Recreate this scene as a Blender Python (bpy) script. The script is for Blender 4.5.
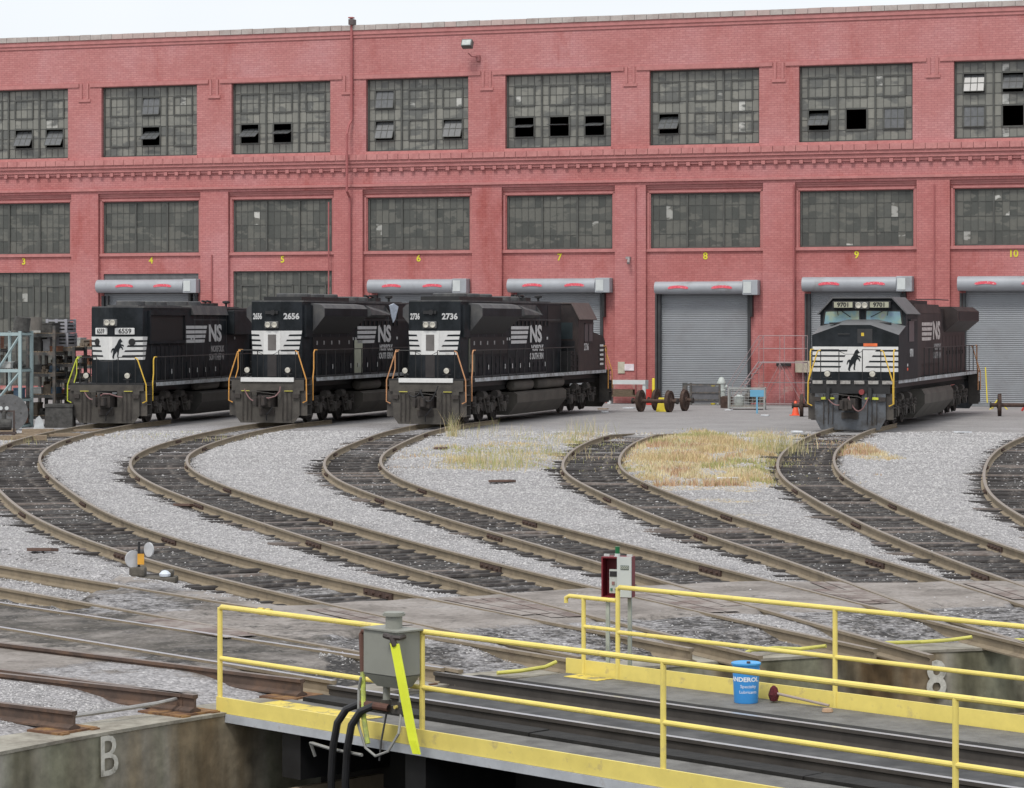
import bpy, bmesh, math, random
import numpy as np
from mathutils import Vector, Matrix, noise
R = math.radians
random.seed(7)
for o in list(bpy.data.objects): bpy.data.objects.remove(o)
S = bpy.context.scene
COL = S.collection

# ---------------------------------------------------------------- camera
cam_d = bpy.data.cameras.new('camera'); cam = bpy.data.objects.new('camera', cam_d); COL.objects.link(cam)
cam.location = (0, 0, 3.9); cam.rotation_euler = (R(90), 0, 0)
cam_d.sensor_width = 36; cam_d.lens = 36*2650/1024; cam_d.shift_y = -(394-323)/1024.
cam_d.clip_start = .5; cam_d.clip_end = 3000
S.camera = cam
# ---------------------------------------------------------------- overcast sky and soft sun
W = bpy.data.worlds.new('World'); S.world = W; W.use_nodes = True
nt = W.node_tree; nt.nodes.clear()
out = nt.nodes.new('ShaderNodeOutputWorld'); bg = nt.nodes.new('ShaderNodeBackground')
sky = nt.nodes.new('ShaderNodeTexSky'); sky.sky_type = 'NISHITA'; sky.sun_disc = False
SUN_EL, SUN_AZ = R(55), R(205)
sky.sun_elevation = SUN_EL; sky.sun_rotation = SUN_AZ; sky.dust_density = 4; sky.ozone_density = 1.5
mx = nt.nodes.new('ShaderNodeMix'); mx.data_type = 'RGBA'; mx.inputs[0].default_value = .86
nz = nt.nodes.new('ShaderNodeTexNoise'); nz.inputs['Scale'].default_value = 2.2; nz.inputs['Detail'].default_value = 4
cr = nt.nodes.new('ShaderNodeValToRGB'); cr.color_ramp.elements[0].color = (9.2, 9.6, 10.0, 1); cr.color_ramp.elements[1].color = (10.6, 10.8, 11.0, 1)
cr.color_ramp.elements[0].position = .35; cr.color_ramp.elements[1].position = .65
nt.links.new(nz.outputs[0], cr.inputs[0]); nt.links.new(sky.outputs[0], mx.inputs[6]); nt.links.new(cr.outputs[0], mx.inputs[7])
nt.links.new(mx.outputs[2], bg.inputs[0]); bg.inputs[1].default_value = .089; nt.links.new(bg.outputs[0], out.inputs[0])
sd = bpy.data.lights.new('sun', 'SUN'); sd.energy = 1.5; sd.angle = R(14); sd.color = (1, .96, .9)
so = bpy.data.objects.new('sun', sd); COL.objects.link(so)
dv = Vector((math.sin(SUN_AZ)*math.cos(SUN_EL), math.cos(SUN_AZ)*math.cos(SUN_EL), math.sin(SUN_EL)))
so.rotation_euler = (-dv).to_track_quat('-Z', 'Y').to_euler(); so.location = (0, 0, 60)
S.view_settings.view_transform = 'Standard'; S.view_settings.look = 'None'; S.view_settings.gamma = 1
S.view_settings.use_curve_mapping = False; S.view_settings.exposure = 0.29

# ---------------------------------------------------------------- materials
MATS = {}
def pm(name, col, rough=.8, metal=0, var=.25, scale=3, bump=0, bscale=30, spec=.5, dirt=None, dscale=.7, dlo=.45, dhi=.65, stretch=None):
    if name in MATS: return MATS[name]
    m = bpy.data.materials.new(name); m.use_nodes = True; n = m.node_tree; b = n.nodes['Principled BSDF']
    b.inputs['Roughness'].default_value = rough; b.inputs['Metallic'].default_value = metal
    b.inputs['Specular IOR Level'].default_value = spec
    tc = n.nodes.new('ShaderNodeTexCoord'); src = tc.outputs['Object']
    if stretch:
        mp = n.nodes.new('ShaderNodeMapping'); mp.inputs['Scale'].default_value = stretch; n.links.new(src, mp.inputs[0]); src = mp.outputs[0]
    t = n.nodes.new('ShaderNodeTexNoise'); t.inputs['Scale'].default_value = scale; t.inputs['Detail'].default_value = 6; t.inputs['Roughness'].default_value = .65
    n.links.new(src, t.inputs['Vector'])
    r = n.nodes.new('ShaderNodeValToRGB')
    r.color_ramp.elements[0].position = .3; r.color_ramp.elements[1].position = .7
    r.color_ramp.elements[0].color = tuple(c*(1-var) for c in col)+(1,); r.color_ramp.elements[1].color = tuple(min(1, c*(1+var)) for c in col)+(1,)
    n.links.new(t.outputs[0], r.inputs[0]); colo = r.outputs[0]
    if dirt:
        t2 = n.nodes.new('ShaderNodeTexNoise'); t2.inputs['Scale'].default_value = dscale; t2.inputs['Detail'].default_value = 8; t2.inputs['Roughness'].default_value = .7
        n.links.new(src, t2.inputs['Vector'])
        mr = n.nodes.new('ShaderNodeMapRange'); mr.inputs[1].default_value = dlo; mr.inputs[2].default_value = dhi
        n.links.new(t2.outputs[0], mr.inputs[0])
        mi = n.nodes.new('ShaderNodeMix'); mi.data_type = 'RGBA'; n.links.new(mr.outputs[0], mi.inputs[0])
        n.links.new(colo, mi.inputs[6]); mi.inputs[7].default_value = tuple(dirt)+(1,); colo = mi.outputs[2]
    n.links.new(colo, b.inputs['Base Color'])
    if bump:
        t3 = n.nodes.new('ShaderNodeTexNoise'); t3.inputs['Scale'].default_value = bscale; t3.inputs['Detail'].default_value = 4
        n.links.new(src, t3.inputs['Vector'])
        bp = n.nodes.new('ShaderNodeBump'); bp.inputs['Strength'].default_value = bump; bp.inputs['Distance'].default_value = .03
        n.links.new(t3.outputs[0], bp.inputs['Height']); n.links.new(bp.outputs[0], b.inputs['Normal'])
    MATS[name] = m; return m

loco_black = pm('loco_black', (.0095, .0125, .0150), .55, var=.35, scale=1.5, dirt=(.028, .032, .038), dscale=1.6, dlo=.42, dhi=.75, bump=.05, bscale=6, spec=.2)
loco_faded = pm('loco_faded', (.024, .020, .021), .55, spec=.3, var=.3, scale=1.2, dirt=(.058, .042, .039), dscale=.9, dlo=.4, dhi=.7)
loco_roof = pm('loco_roof', (.060, .061, .065), .6, var=.25, scale=2, dirt=(.11, .108, .104), dscale=1.5)
loco_dark = pm('loco_recess', (.008, .008, .009), .6, var=.3, scale=4)
dust = pm('dusty_frame', (.055, .05, .046), .85, var=.35, scale=2.5, dirt=(.10, .088, .075), dscale=1.2, dlo=.5, dhi=.75)
grime = pm('grimy_running_gear', (.040, .034, .031), .85, var=.45, scale=4, dirt=(.10, .075, .055), dscale=3, dlo=.55, dhi=.8)
tankm = pm('dusty_tank', (.075, .068, .058), .7, var=.25, scale=1.3, dirt=(.035, .032, .03), dscale=.8, dlo=.5, dhi=.8)
plowm = pm('grey_plow', (.10, .11, .125), .75, var=.2, scale=3, dirt=(.05, .045, .04), dscale=2)
plowd = pm('brown_pilot_plate', (.075, .068, .060), .85, var=.25, scale=3, dirt=(.04, .036, .033), dscale=2, dlo=.5, dhi=.7)
whitep = pm('white_stripe_paint', (.66, .66, .65), .55, var=.08, scale=5, dirt=(.38, .37, .35), dscale=2.5, dlo=.58, dhi=.8)
whitelet = pm('white_lettering_paint', (.55, .55, .55), .6, var=.12, scale=6, dirt=(.25, .25, .25), dscale=4, dlo=.6, dhi=.85)
fadedlet = pm('worn_lettering_paint', (.30, .29, .29), .7, var=.2, scale=6, dirt=(.12, .11, .11), dscale=5, dlo=.5, dhi=.75)
sillm = pm('sill_paint', (.42, .44, .46), .7, var=.2, scale=4, dirt=(.18, .17, .16), dscale=3)
orange = pm('orange_handrail_paint', (.62, .30, .07), .55, var=.15, scale=5)
tanrail = pm('faded_orange_handrail_paint', (.50, .25, .12), .6, var=.15, scale=5)
yellowr = pm('yellow_handrail_paint', (.65, .42, .05), .55, var=.12, scale=5)
limer = pm('lime_handrail_paint', (.5, .55, .05), .55, var=.12, scale=5)
lens = pm('lamp_lens', (.50, .48, .42), .12, var=.35, scale=9)
blackm = pm('black_metal', (.015, .015, .016), .5, var=.3, scale=4)
hosem = pm('pink_air_hose', (.22, .12, .12), .6, var=.2)
redm = pm('red_paint', (.5, .04, .03), .5, var=.15)
glassd = pm('cab_glass', (.03, .04, .045), .3, var=.2, scale=2)
steel = pm('bare_steel', (.35, .34, .33), .4, metal=.6, var=.25, scale=6)
rust = pm('rusty_wheel', (.055, .032, .025), .85, var=.4, scale=5, dirt=(.10, .065, .05), dscale=4)
railside = pm('rail_side', (.235, .190, .132), .9, var=.2, scale=4, dirt=(.13, .095, .07), dscale=2.5, dlo=.55, dhi=.78)
railtop = pm('rail_head_dull', (.23, .195, .165), .6, var=.15, scale=5)
railshine = pm('rail_head_worn', (.52, .53, .56), .28, metal=.7, var=.1, scale=8)
joint = pm('rail_joint_rust', (.075, .045, .035), .9, var=.4, scale=12)
tiem = pm('creosote_tie', (.028, .024, .023), .9, var=.5, scale=5, dirt=(.17, .15, .135), dscale=3.0, dlo=.54, dhi=.74, bump=.4, bscale=12)
tieg = pm('weathered_tie', (.13, .108, .097), .95, var=.4, scale=6, dirt=(.28, .265, .25), dscale=4, dlo=.55, dhi=.75, bump=.4, bscale=12)
yel = pm('yellow_safety_paint', (.78, .64, .17), .5, var=.08, scale=4, dirt=(.50, .40, .18), dscale=5, dlo=.58, dhi=.72)
yeld = pm('chipped_yellow_paint', (.70, .55, .10), .7, var=.12, scale=5, dirt=(.22, .19, .12), dscale=6, dlo=.5, dhi=.62)
deckm = pm('grey_walkway_tread', (.17, .165, .155), .8, var=.2, scale=6, dirt=(.10, .096, .09), dscale=2, bump=.4, bscale=60)
timber = pm('black_bridge_timber', (.014, .013, .012), .9, var=.5, scale=5, dirt=(.05, .046, .042), dscale=2.5, dlo=.6, dhi=.85, bump=.4, bscale=14)
channel = pm('pale_edge_channel', (.42, .44, .47), .6, var=.2, scale=3, dirt=(.2, .15, .12), dscale=3, dlo=.58, dhi=.75)
greybox = pm('grey_box_paint', (.25, .255, .225), .55, var=.08, scale=2, dirt=(.17, .17, .15), dscale=2, dlo=.5, dhi=.8)
hiviz = pm('hi_viz_yellow', (.72, .80, .04), .5, var=.1, scale=3)
rubber = pm('black_rubber', (.018, .018, .02), .5, var=.3, scale=5)
pipebr = pm('brown_pipe', (.10, .045, .032), .7, var=.3, scale=8)
concrete = pm('pit_concrete', (.28, .265, .235), .9, var=.22, scale=1.2, dirt=(.12, .11, .085), dscale=1.0, dlo=.45, dhi=.68, bump=.3, bscale=12)
bluep = pm('blue_pail_plastic', (.05, .30, .72), .45, var=.06, scale=3)
grey_door = pm('grey_door_slats', (.25, .265, .285), .55, var=.07, scale=.9, dirt=(.2, .2, .21), dscale=.6, dlo=.5, dhi=.8)
galv = pm('galvanised_housing', (.34, .36, .39), .5, var=.1, scale=1.2, dirt=(.2, .19, .18), dscale=1.0, dlo=.58, dhi=.8)
palep = pm('pale_panel', (.55, .58, .58), .5, var=.1, scale=2)
redlogo = pm('red_door_badge', (.75, .09, .13), .5, var=.2, scale=12, dirt=(.75, .45, .45), dscale=14, dlo=.55, dhi=.62)
numy = pm('yellow_stencil_paint', (.68, .62, .04), .7, var=.12, scale=3)
rackb = pm('pale_blue_rack_paint', (.33, .42, .43), .6, var=.12, scale=3)
rackd = pm('dark_steel_rack', (.07, .072, .072), .7, var=.3, scale=4, dirt=(.15, .12, .1), dscale=4)
crateg = pm('grey_plastic', (.30, .30, .33), .6, var=.1, scale=2)
wood = pm('weathered_plank', (.26, .20, .14), .9, var=.3, scale=5, stretch=(1, 1, 6))
orangec = pm('cone_orange', (.85, .12, .05), .5, var=.08)
lblue = pm('light_blue_sign', (.16, .42, .62), .5, var=.08)
lgrey = pm('pale_green_grey_cast', (.48, .52, .50), .6, var=.1, scale=4)
yellowb = pm('bollard_yellow', (.72, .58, .04), .5, var=.1)
reelm = pm('grey_reel_flange', (.12, .12, .122), .85, var=.3, scale=4)

# ---------------------------------------------------------------- mesh helpers
class MB:
    def __init__(s): s.v = []; s.f = []; s.mi = []; s.mats = []
    def slot(s, m):
        if m is None: return 0
        if m not in s.mats: s.mats.append(m)
        return s.mats.index(m)
    def add(s, vs, fs, m=None, M=None):
        k = len(s.v); i = s.slot(m)
        s.v += [tuple(M @ Vector(p)) if M else tuple(p) for p in vs]
        s.f += [tuple(a+k for a in f) for f in fs]; s.mi += [i]*len(fs); return s
    def box(s, x0, x1, y0, y1, z0, z1, m=None, M=None):
        return s.add([(x0,y0,z0),(x1,y0,z0),(x1,y1,z0),(x0,y1,z0),(x0,y0,z1),(x1,y0,z1),(x1,y1,z1),(x0,y1,z1)],
              [(0,3,2,1),(4,5,6,7),(0,1,5,4),(1,2,6,5),(2,3,7,6),(3,0,4,7)], m, M)
    def cb(s, c, d, m=None, M=None):
        return s.box(c[0]-d[0]/2, c[0]+d[0]/2, c[1]-d[1]/2, c[1]+d[1]/2, c[2]-d[2]/2, c[2]+d[2]/2, m, M)
    def tube(s, pts, r, n=8, m=None, cap=True, M=None):
        pts = [Vector(p) for p in pts]; vs = []; fs = []; N = len(pts)
        rr = r if isinstance(r, (list, tuple)) else [r]*N
        up = None
        for i, p in enumerate(pts):
            t = (pts[min(i+1, N-1)]-pts[max(i-1, 0)]).normalized()
            if up is None: up = Vector((0,0,1)) if abs(t.z) < .9 else Vector((1,0,0))
            a = t.cross(up).normalized(); b = a.cross(t).normalized(); up = b
            for k in range(n):
                an = 2*math.pi*k/n; vs.append(tuple(p+(a*math.cos(an)+b*math.sin(an))*rr[i]))
        for i in range(N-1):
            for k in range(n):
                fs.append((i*n+k, i*n+(k+1) % n, (i+1)*n+(k+1) % n, (i+1)*n+k))
        if cap: fs.append(tuple(range(n))[::-1]); fs.append(tuple(range((N-1)*n, N*n)))
        return s.add(vs, fs, m, M)
    def cyl(s, a, b, r, n=16, m=None, r2=None, M=None): return s.tube([a, b], [r, r if r2 is None else r2], n, m, True, M)
    def prism(s, pts, o, u, v, th, m=None, M=None):
        # polygon pts (2D) in plane o+u*a+v*b, extruded th against the normal u x v
        o = Vector(o); u = Vector(u); v = Vector(v); w = u.cross(v).normalized()*th; n = len(pts)
        vs = [tuple(o+u*a+v*b) for a, b in pts]+[tuple(o+u*a+v*b+w) for a, b in pts]
        ar = sum(pts[i][0]*pts[(i+1) % n][1]-pts[(i+1) % n][0]*pts[i][1] for i in range(n))
        idx = list(range(n))
        f = [tuple(idx[::-1]), tuple(i+n for i in idx)]+[(i, (i+1) % n, (i+1) % n+n, i+n) for i in idx]
        if (ar < 0) != (th < 0): f = [q[::-1] for q in f]
        return s.add(vs, f, m, M)
    def lathe(s, prof, o=(0,0,0), n=24, m=None, M=None):
        vs = []; fs = []; N = len(prof)
        for r, z in prof:
            for k in range(n):
                a = 2*math.pi*k/n; vs.append((o[0]+r*math.cos(a), o[1]+r*math.sin(a), o[2]+z))
        for i in range(N-1):
            for k in range(n): fs.append((i*n+k, i*n+(k+1) % n, (i+1)*n+(k+1) % n, (i+1)*n+k))
        fs.append(tuple(range(n))[::-1]); fs.append(tuple(range((N-1)*n, N*n)))
        return s.add(vs, fs, m, M)
    def build(s, name, mat=None, parent=None, smooth=False, loc=None):
        me = bpy.data.meshes.new(name); me.from_pydata(s.v, [], s.f)
        ml = list(s.mats)
        if mat is not None and not ml: ml = [mat]
        for m in ml: me.materials.append(m)
        if len(ml) > 1: me.polygons.foreach_set('material_index', s.mi)
        if smooth:
            me.polygons.foreach_set('use_smooth', [True]*len(me.polygons))
            try: me.set_sharp_from_angle(angle=R(35))
            except Exception: pass
        me.update()
        o = bpy.data.objects.new(name, me); COL.objects.link(o); o.parent = parent
        if loc: o.location = loc
        return o
def bevel(o, w=.02, seg=2):
    bm = bmesh.new(); bm.from_mesh(o.data)
    bmesh.ops.remove_doubles(bm, verts=bm.verts, dist=1e-5)
    bmesh.ops.bevel(bm, geom=bm.edges[:], offset=w, segments=seg, affect='EDGES', profile=.6, clamp_overlap=True)
    bm.to_mesh(o.data); bm.free(); return o
def box(name, x0, x1, y0, y1, z0, z1, m, parent=None, bev=0):
    o = MB().box(x0, x1, y0, y1, z0, z1).build(name, m, parent)
    if bev: bevel(o, bev)
    return o
def tag(o, label=None, cat=None, group=None, kind=None):
    if label: o['label'] = label
    if cat: o['category'] = cat
    if group: o['group'] = group
    if kind: o['kind'] = kind
    return o
def thing(name, label, cat, loc=(0,0,0), rz=0, group=None):
    o = bpy.data.objects.new(name, None); COL.objects.link(o); o.empty_display_size = .3
    o.location = loc; o.rotation_euler = (0, 0, rz); return tag(o, label, cat, group)
def kids(o): return [c for c in bpy.data.objects if c.parent == o]
def copy_tree(o, parent=None):
    c = o.copy(); COL.objects.link(c); c.parent = parent
    for ch in kids(o): copy_tree(ch, c)
    return c
def text(name, s, size, o, u, v, mat, parent=None, bold=.0, th=.006, align='CENTER', sx=1.0, vc=True):
    """lettering lying in the plane o + u*a + v*b"""
    cu = bpy.data.curves.new('t', 'FONT'); cu.body = s; cu.size = size; cu.align_x = align
    cu.align_y = 'CENTER' if vc else 'BOTTOM_BASELINE'; cu.offset = bold; cu.extrude = th/2; cu.resolution_u = 3
    t = bpy.data.objects.new('t', cu); COL.objects.link(t)
    bpy.context.view_layer.update()
    me = bpy.data.meshes.new_from_object(t.evaluated_get(bpy.context.evaluated_depsgraph_get()))
    bpy.data.objects.remove(t); bpy.data.curves.remove(cu)
    u = Vector(u).normalized(); v = Vector(v).normalized(); w = u.cross(v)
    M = Matrix(((u.x*sx, v.x, w.x, o[0]), (u.y*sx, v.y, w.y, o[1]), (u.z*sx, v.z, w.z, o[2]), (0,0,0,1)))
    me.transform(M); me.name = name
    me.materials.clear(); me.materials.append(mat)
    ob = bpy.data.objects.new(name, me); COL.objects.link(ob); ob.parent = parent
    return ob
def px(x, y, z=0.0):
    Y = (3.9-z)*2650/(y-323); return Vector(((x-512)*Y/2650, Y, z))
# ================================================================= TRACK PLAN
PC = Vector((10.1, 15.0)); PR_ = 17.3            # turntable pit centre and radius
PATH = {
'A': [(1.41,30),(-.35,33),(-2.02,36),(-3.57,39),(-4.99,42),(-6.26,45),(-7.4,48),(-8.41,51),(-9.3,54),(-10.11,57),(-10.88,60),(-11.63,63),(-12.34,66),(-13.0,69),(-13.6,72),(-14.1,75),(-14.5,78),(-14.8,81),(-15.02,84),(-15.12,87),(-15.13,90),(-15.05,93),(-14.9,96),(-14.6,99),(-13.92,102.5)],
'B': [(3.47,30),(2.16,33),(.93,36),(-.23,39),(-1.33,42),(-2.39,45),(-3.4,48),(-4.38,51),(-5.35,54),(-6.27,57),(-7.14,60),(-7.93,63),(-8.61,66),(-9.17,69),(-9.6,72),(-9.9,75),(-10.05,78),(-10.1,81),(-10.04,84),(-9.93,87),(-9.75,90),(-9.5,93),(-9.15,96),(-8.62,99),(-7.7,102.5)],
'C': [(5.43,30),(4.52,33),(3.65,36),(2.79,39),(1.94,42),(1.09,45),(.24,48),(-.59,51),(-1.36,54),(-2.09,57),(-2.77,60),(-3.36,63),(-3.81,66),(-4.13,69),(-4.33,72),(-4.41,75),(-4.38,78),(-4.26,81),(-4.1,84),(-3.92,87),(-3.7,90),(-3.38,93),(-2.95,96),(-2.33,99),(-1.3,102.5)],
'D': [(6.93,30),(6.35,33),(5.89,36),(5.48,39),(5.02,42),(4.51,45),(4.02,48),(3.58,51),(3.2,54),(2.86,57),(2.54,60),(2.27,63),(2.1,66),(2.07,69),(2.16,72),(2.33,75),(2.56,78),(2.86,81),(3.24,84),(3.73,87),(4.36,90),(5.13,93),(6.03,96)],
'E': [(8.75,30),(8.47,33),(8.19,36),(7.91,39),(7.67,42),(7.48,45),(7.33,48),(7.24,51),(7.18,54),(7.17,57),(7.19,60),(7.26,63),(7.42,66),(7.67,69),(7.99,72),(8.37,75),(8.81,78),(9.31,81),(9.87,84),(10.47,87),(11.12,90),(11.84,93),(12.69,96),(13.6,99)],
'F': [(10.17,30),(10.19,33),(10.21,36),(10.25,39),(10.29,42),(10.36,45),(10.45,48),(10.59,51),(10.81,54),(11.11,57),(11.51,60),(11.99,63),(12.52,66),(13.09,69),(13.7,72),(14.36,75),(15.07,78),(15.85,81),(16.68,84),(17.57,87),(18.49,90),(19.45,93),(20.42,96),(21.4,99)],
}
def line_from(end, d, L):
    d = Vector(d).normalized(); return [tuple(Vector(end)+d*t) for t in np.linspace(0, L, int(L/3)+1)]
PATH['T1'] = line_from((-3.72, 25.82), (-.81, .585), 16)
PATH['T2'] = line_from((-2.66, 26.9), (-.765, .645), 20)
PATH['T3'] = line_from((-1.3, 28.15), (-.672, .741), 24)
PATH['Z'] = line_from((.05, 28.95), (-.60, .80), 33)
def catmull(P, step=.25):
    P = [Vector(p) for p in P]; P = [P[0]*2-P[1]]+P+[P[-1]*2-P[-2]]; o = []
    for i in range(1, len(P)-2):
        for t in np.arange(0, 1, .125):
            a, b, c, d = P[i-1], P[i], P[i+1], P[i+2]
            o.append(.5*((2*b)+(c-a)*t+(2*a-5*b+4*c-d)*t*t+(3*b-a-3*c+d)*t**3))
    o.append(P[-2]); q = [o[0]]; acc = 0
    L = [0]
    for i in range(1, len(o)): L.append(L[-1]+(o[i]-o[i-1]).length)
    n = int(L[-1]/step); A = np.array([(p.x, p.y) for p in o]); s = np.linspace(0, L[-1], n+1)
    return np.stack([np.interp(s, L, A[:, 0]), np.interp(s, L, A[:, 1])], 1)
CL = {}
for k, P in PATH.items():
    c = catmull(P)
    for _ in range(25): c[1:-1] = c[1:-1]*.5+(c[:-2]+c[2:])*.25
    # extend radially to the pit rim
    if k in 'ABCDEF':
        d = (np.array(PC)-c[0]); d /= np.linalg.norm(d)
        ex = []; p = c[0].copy()
        while np.linalg.norm(p-np.array(PC)) > PR_+.05: p = p+d*.25; ex.append(p.copy())
        c = np.concatenate([np.array(ex[::-1]), c]) if ex else c
    CL[k] = c
def frame(c):
    t = np.gradient(c, axis=0); t /= np.linalg.norm(t, axis=1)[:, None]
    return t, np.stack([t[:, 1], -t[:, 0]], 1)      # tangent (away from pit), right normal

# ================================================================= GROUND
def nse(x, y, s, o=0.): return noise.noise(Vector((x*s+o, y*s-o, o*1.7)))
xs = np.concatenate([[-900,-400,-200,-110,-70,-50,-40,-34], np.arange(-30, 30.01, .26), [34,40,50,70,110,200,400,900]])
ys = np.concatenate([[-300,-60,-10,5,12], np.arange(16, 60, .22), np.arange(60, 112, .42), [114,117,121,126,133,142,160,200,300,600,1600]])
XX, YY = np.meshgrid(xs, ys); P2 = np.stack([XX.ravel(), YY.ravel()], 1)
order = list(CL)
best = np.full(len(P2), 99.); dist_s = np.full(len(P2), 99.); bt = np.zeros(len(P2), int); rr_ = np.zeros(len(P2))
for ti, k in enumerate(order):
    c = CL[k][::2]; t, nrm = frame(c)
    for i0 in range(0, len(P2), 20000):
        q = P2[i0:i0+20000]; d2 = ((q[:, None, :]-c[None])**2).sum(2); j = d2.argmin(1); d = np.sqrt(d2[np.arange(len(q)), j])
        sd_ = ((q-c[j])*nrm[j]).sum(1)
        # beyond the end of a path it does not count
        al = ((q-c[j])*t[j]).sum(1); d = np.where((np.abs(al) > .6), 99., d)
        m = d < best[i0:i0+20000]; sl = slice(i0, i0+len(q))
        best[sl] = np.where(m, d, best[sl]); dist_s[sl] = np.where(m, sd_, dist_s[sl]); bt[sl] = np.where(m, ti, bt[sl])
rad = np.hypot(P2[:, 0]-PC.x, P2[:, 1]-PC.y)
def sm(a, b, x):
    t = np.clip((x-a)/(b-a), 0, 1); return t*t*(3-2*t)
N1 = np.array([nse(x, y, .35, 3.) for x, y in P2]); N2 = np.array([nse(x, y, 1.3, 9.) for x, y in P2]); N3 = np.array([nse(x, y, 3.1, 21.) for x, y in P2])
N4 = np.array([nse(x, y, .12, 33.) for x, y in P2])
near = (np.abs(P2[:, 0]) < 29) & (P2[:, 1] > 15) & (P2[:, 1] < 111)
main = np.isin(bt, [order.index(k) for k in 'ABCDEF'])
# ballast berm: heaped right up to the right rail, tie ends bare left of the left rail
left = sm(1.0, 1.55, -dist_s+.35*N2); right = sm(.78, 1.1, dist_s+.1*N2)
berm = np.where(dist_s < 0, left, right); berm = np.where(best > 90, 1, berm)
yfade = 1-sm(76, 90, P2[:, 1])
h = np.where(main | (best > 3), berm*(.085+.05*N1+.02*N3)*(.35+.65*yfade), .03*N2)
inner = np.where(main & (np.abs(dist_s) < .75), .018*N2+.02*N3*1.2+.0, 0); h = h+inner
road = sm(20.3, 20.9, rad+.5*N2)*(1-sm(24.0, 24.5, rad+.7*N1))
h = h*(1-road)+(.156+.008*N2)*road
h = np.where(rad < 20.6, np.clip(.03+.02*N2+.10*sm(18.2, 19.4, rad+.3*N2), -.05, .15), h)
tz = 1-sm(2.2, 3.2, np.where(np.isin(bt, [order.index(q_) for q_ in ('Z', 'T3', 'T2')]), best, 99)+.8*N1); tz = np.where((P2[:, 0] < -2.0) & ~((bt == order.index('Z')) & (P2[:, 0]+.6*N1 < -5.9)), tz, 0); h = np.where(tz > .1, h*(1-tz)+(.152+.008*N2)*tz, h)
for k in ('T1', 'T2', 'T3'):
    h = np.where((bt == order.index(k)) & (best < 2.2), .03+.010*N2+.115*sm(18.2, 19.3, rad), h)
far = sm(86, 99, P2[:, 1]+9*N1+4*N2-9*(1-sm(-1, 5, P2[:, 0]))); h = h*(1-far)+far*(.015+.006*N2)
h = np.where(rad < PR_+.75, np.minimum(h, .0+.018*sm(PR_+.35, PR_+.75, rad+.25*N3)), h); h = np.where(near, h, .0)
# colour masks
along = P2[:, 1]
Ydark = sm(38, 44, along+2*N1)*(1-sm(72, 82, along+3*N1))
dark = np.where(main, np.maximum((1-sm(.74, .95, np.abs(dist_s)+.12*N2))*(.45+.55*Ydark), np.where(dist_s < 0, (1-sm(1.0, 1.55, -dist_s+.3*N2))*.38*Ydark, (1-sm(.8, 1.3, dist_s))*.5)), 0)
t3 = np.isin(bt, [order.index('T3'), order.index('Z'), order.index('T2')])
dark = np.maximum(dark, np.where(t3, (1-sm(.5, 2.0, best+.9*N2+.5*N1))*(1.05+.7*N1)*(np.where(bt == order.index('T2'), .2, np.where(bt == order.index('Z'), .45, 1))), 0))
dark = dark*np.where(t3, 1., 1-.6*road)*(1-far*.7)
dark = np.where(along > 88, np.maximum(dark, .35*(1-sm(1.4, 2.2, best))), dark)
def patch(cx, cy, rx, ry): return 1-sm(.75, 1.15, np.hypot((P2[:, 0]-cx)/rx, (P2[:, 1]-cy)/ry)+.5*N1+.3*N2)
grass = np.maximum.reduce([patch(5.3, 76.5, 3.1, 18), patch(-.4, 76, 2.4, 10)*.42, patch(10.4, 81, .8, 8)*.8, patch(2.0, 90, 2.5, 3)*.3, patch(-11, 92, 2, 3)*.15, patch(8.2, 90, 2.6, 4)*.6])
grass = np.where(main & (np.abs(dist_s) < .8), grass*.25, grass)
asph = np.maximum(far, 0)
lo = (1-sm(.5, 2.5, np.abs(along-(62+P2[:, 0]*.6))/9))*.5*(P2[:, 0] > 8)
nx, ny = len(xs), len(ys)
cut = .25
fs = []
radg = rad.reshape(ny, nx)
for j in range(ny-1):
    for i in range(nx-1):
        a = j*nx+i
        if max(radg[j, i], radg[j+1, i], radg[j, i+1], radg[j+1, i+1]) < PR_+.45 and True: continue
        if rad[a] < PR_-2 and xs[i] > -20 and xs[i+1] < 30: continue
        if min(radg[j, i], radg[j+1, i], radg[j, i+1], radg[j+1, i+1]) < PR_+.12 and ys[j] > 15 and abs(xs[i]) < 31: continue
        fs.append((a, a+1, a+nx+1, a+nx))
# keep big cells from covering the pit
def inpit(f):
    x0, x1, y0, y1 = P2[f[0], 0], P2[f[1], 0], P2[f[0], 1], P2[f[2], 1]
    cx = min(max(PC.x, x0), x1); cy = min(max(PC.y, y0), y1)
    return math.hypot(cx-PC.x, cy-PC.y) < PR_+.1
fs = [f for f in fs if not inpit(f)]
me = bpy.data.meshes.new('ground'); me.from_pydata(np.stack([P2[:, 0], P2[:, 1], h], 1).tolist(), [], fs)
at = me.color_attributes.new('mask', 'FLOAT_COLOR', 'POINT')
pave = np.maximum(road, tz*np.clip(.62+.8*N1+.5*N2, 0, 1)*np.where(bt == order.index('T2'), .5, 1.)); fine_ = np.maximum(pave, tz)
at.data.foreach_set('color', np.clip(np.stack([dark, pave, grass, asph], 1), 0, 1).astype(np.float32).ravel())
me.polygons.foreach_set('use_smooth', [True]*len(me.polygons))
ground = bpy.data.objects.new('ground', me); COL.objects.link(ground); tag(ground, 'gravel yard ground with oil-stained track beds and a worn road strip', 'ground', kind='structure')
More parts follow.
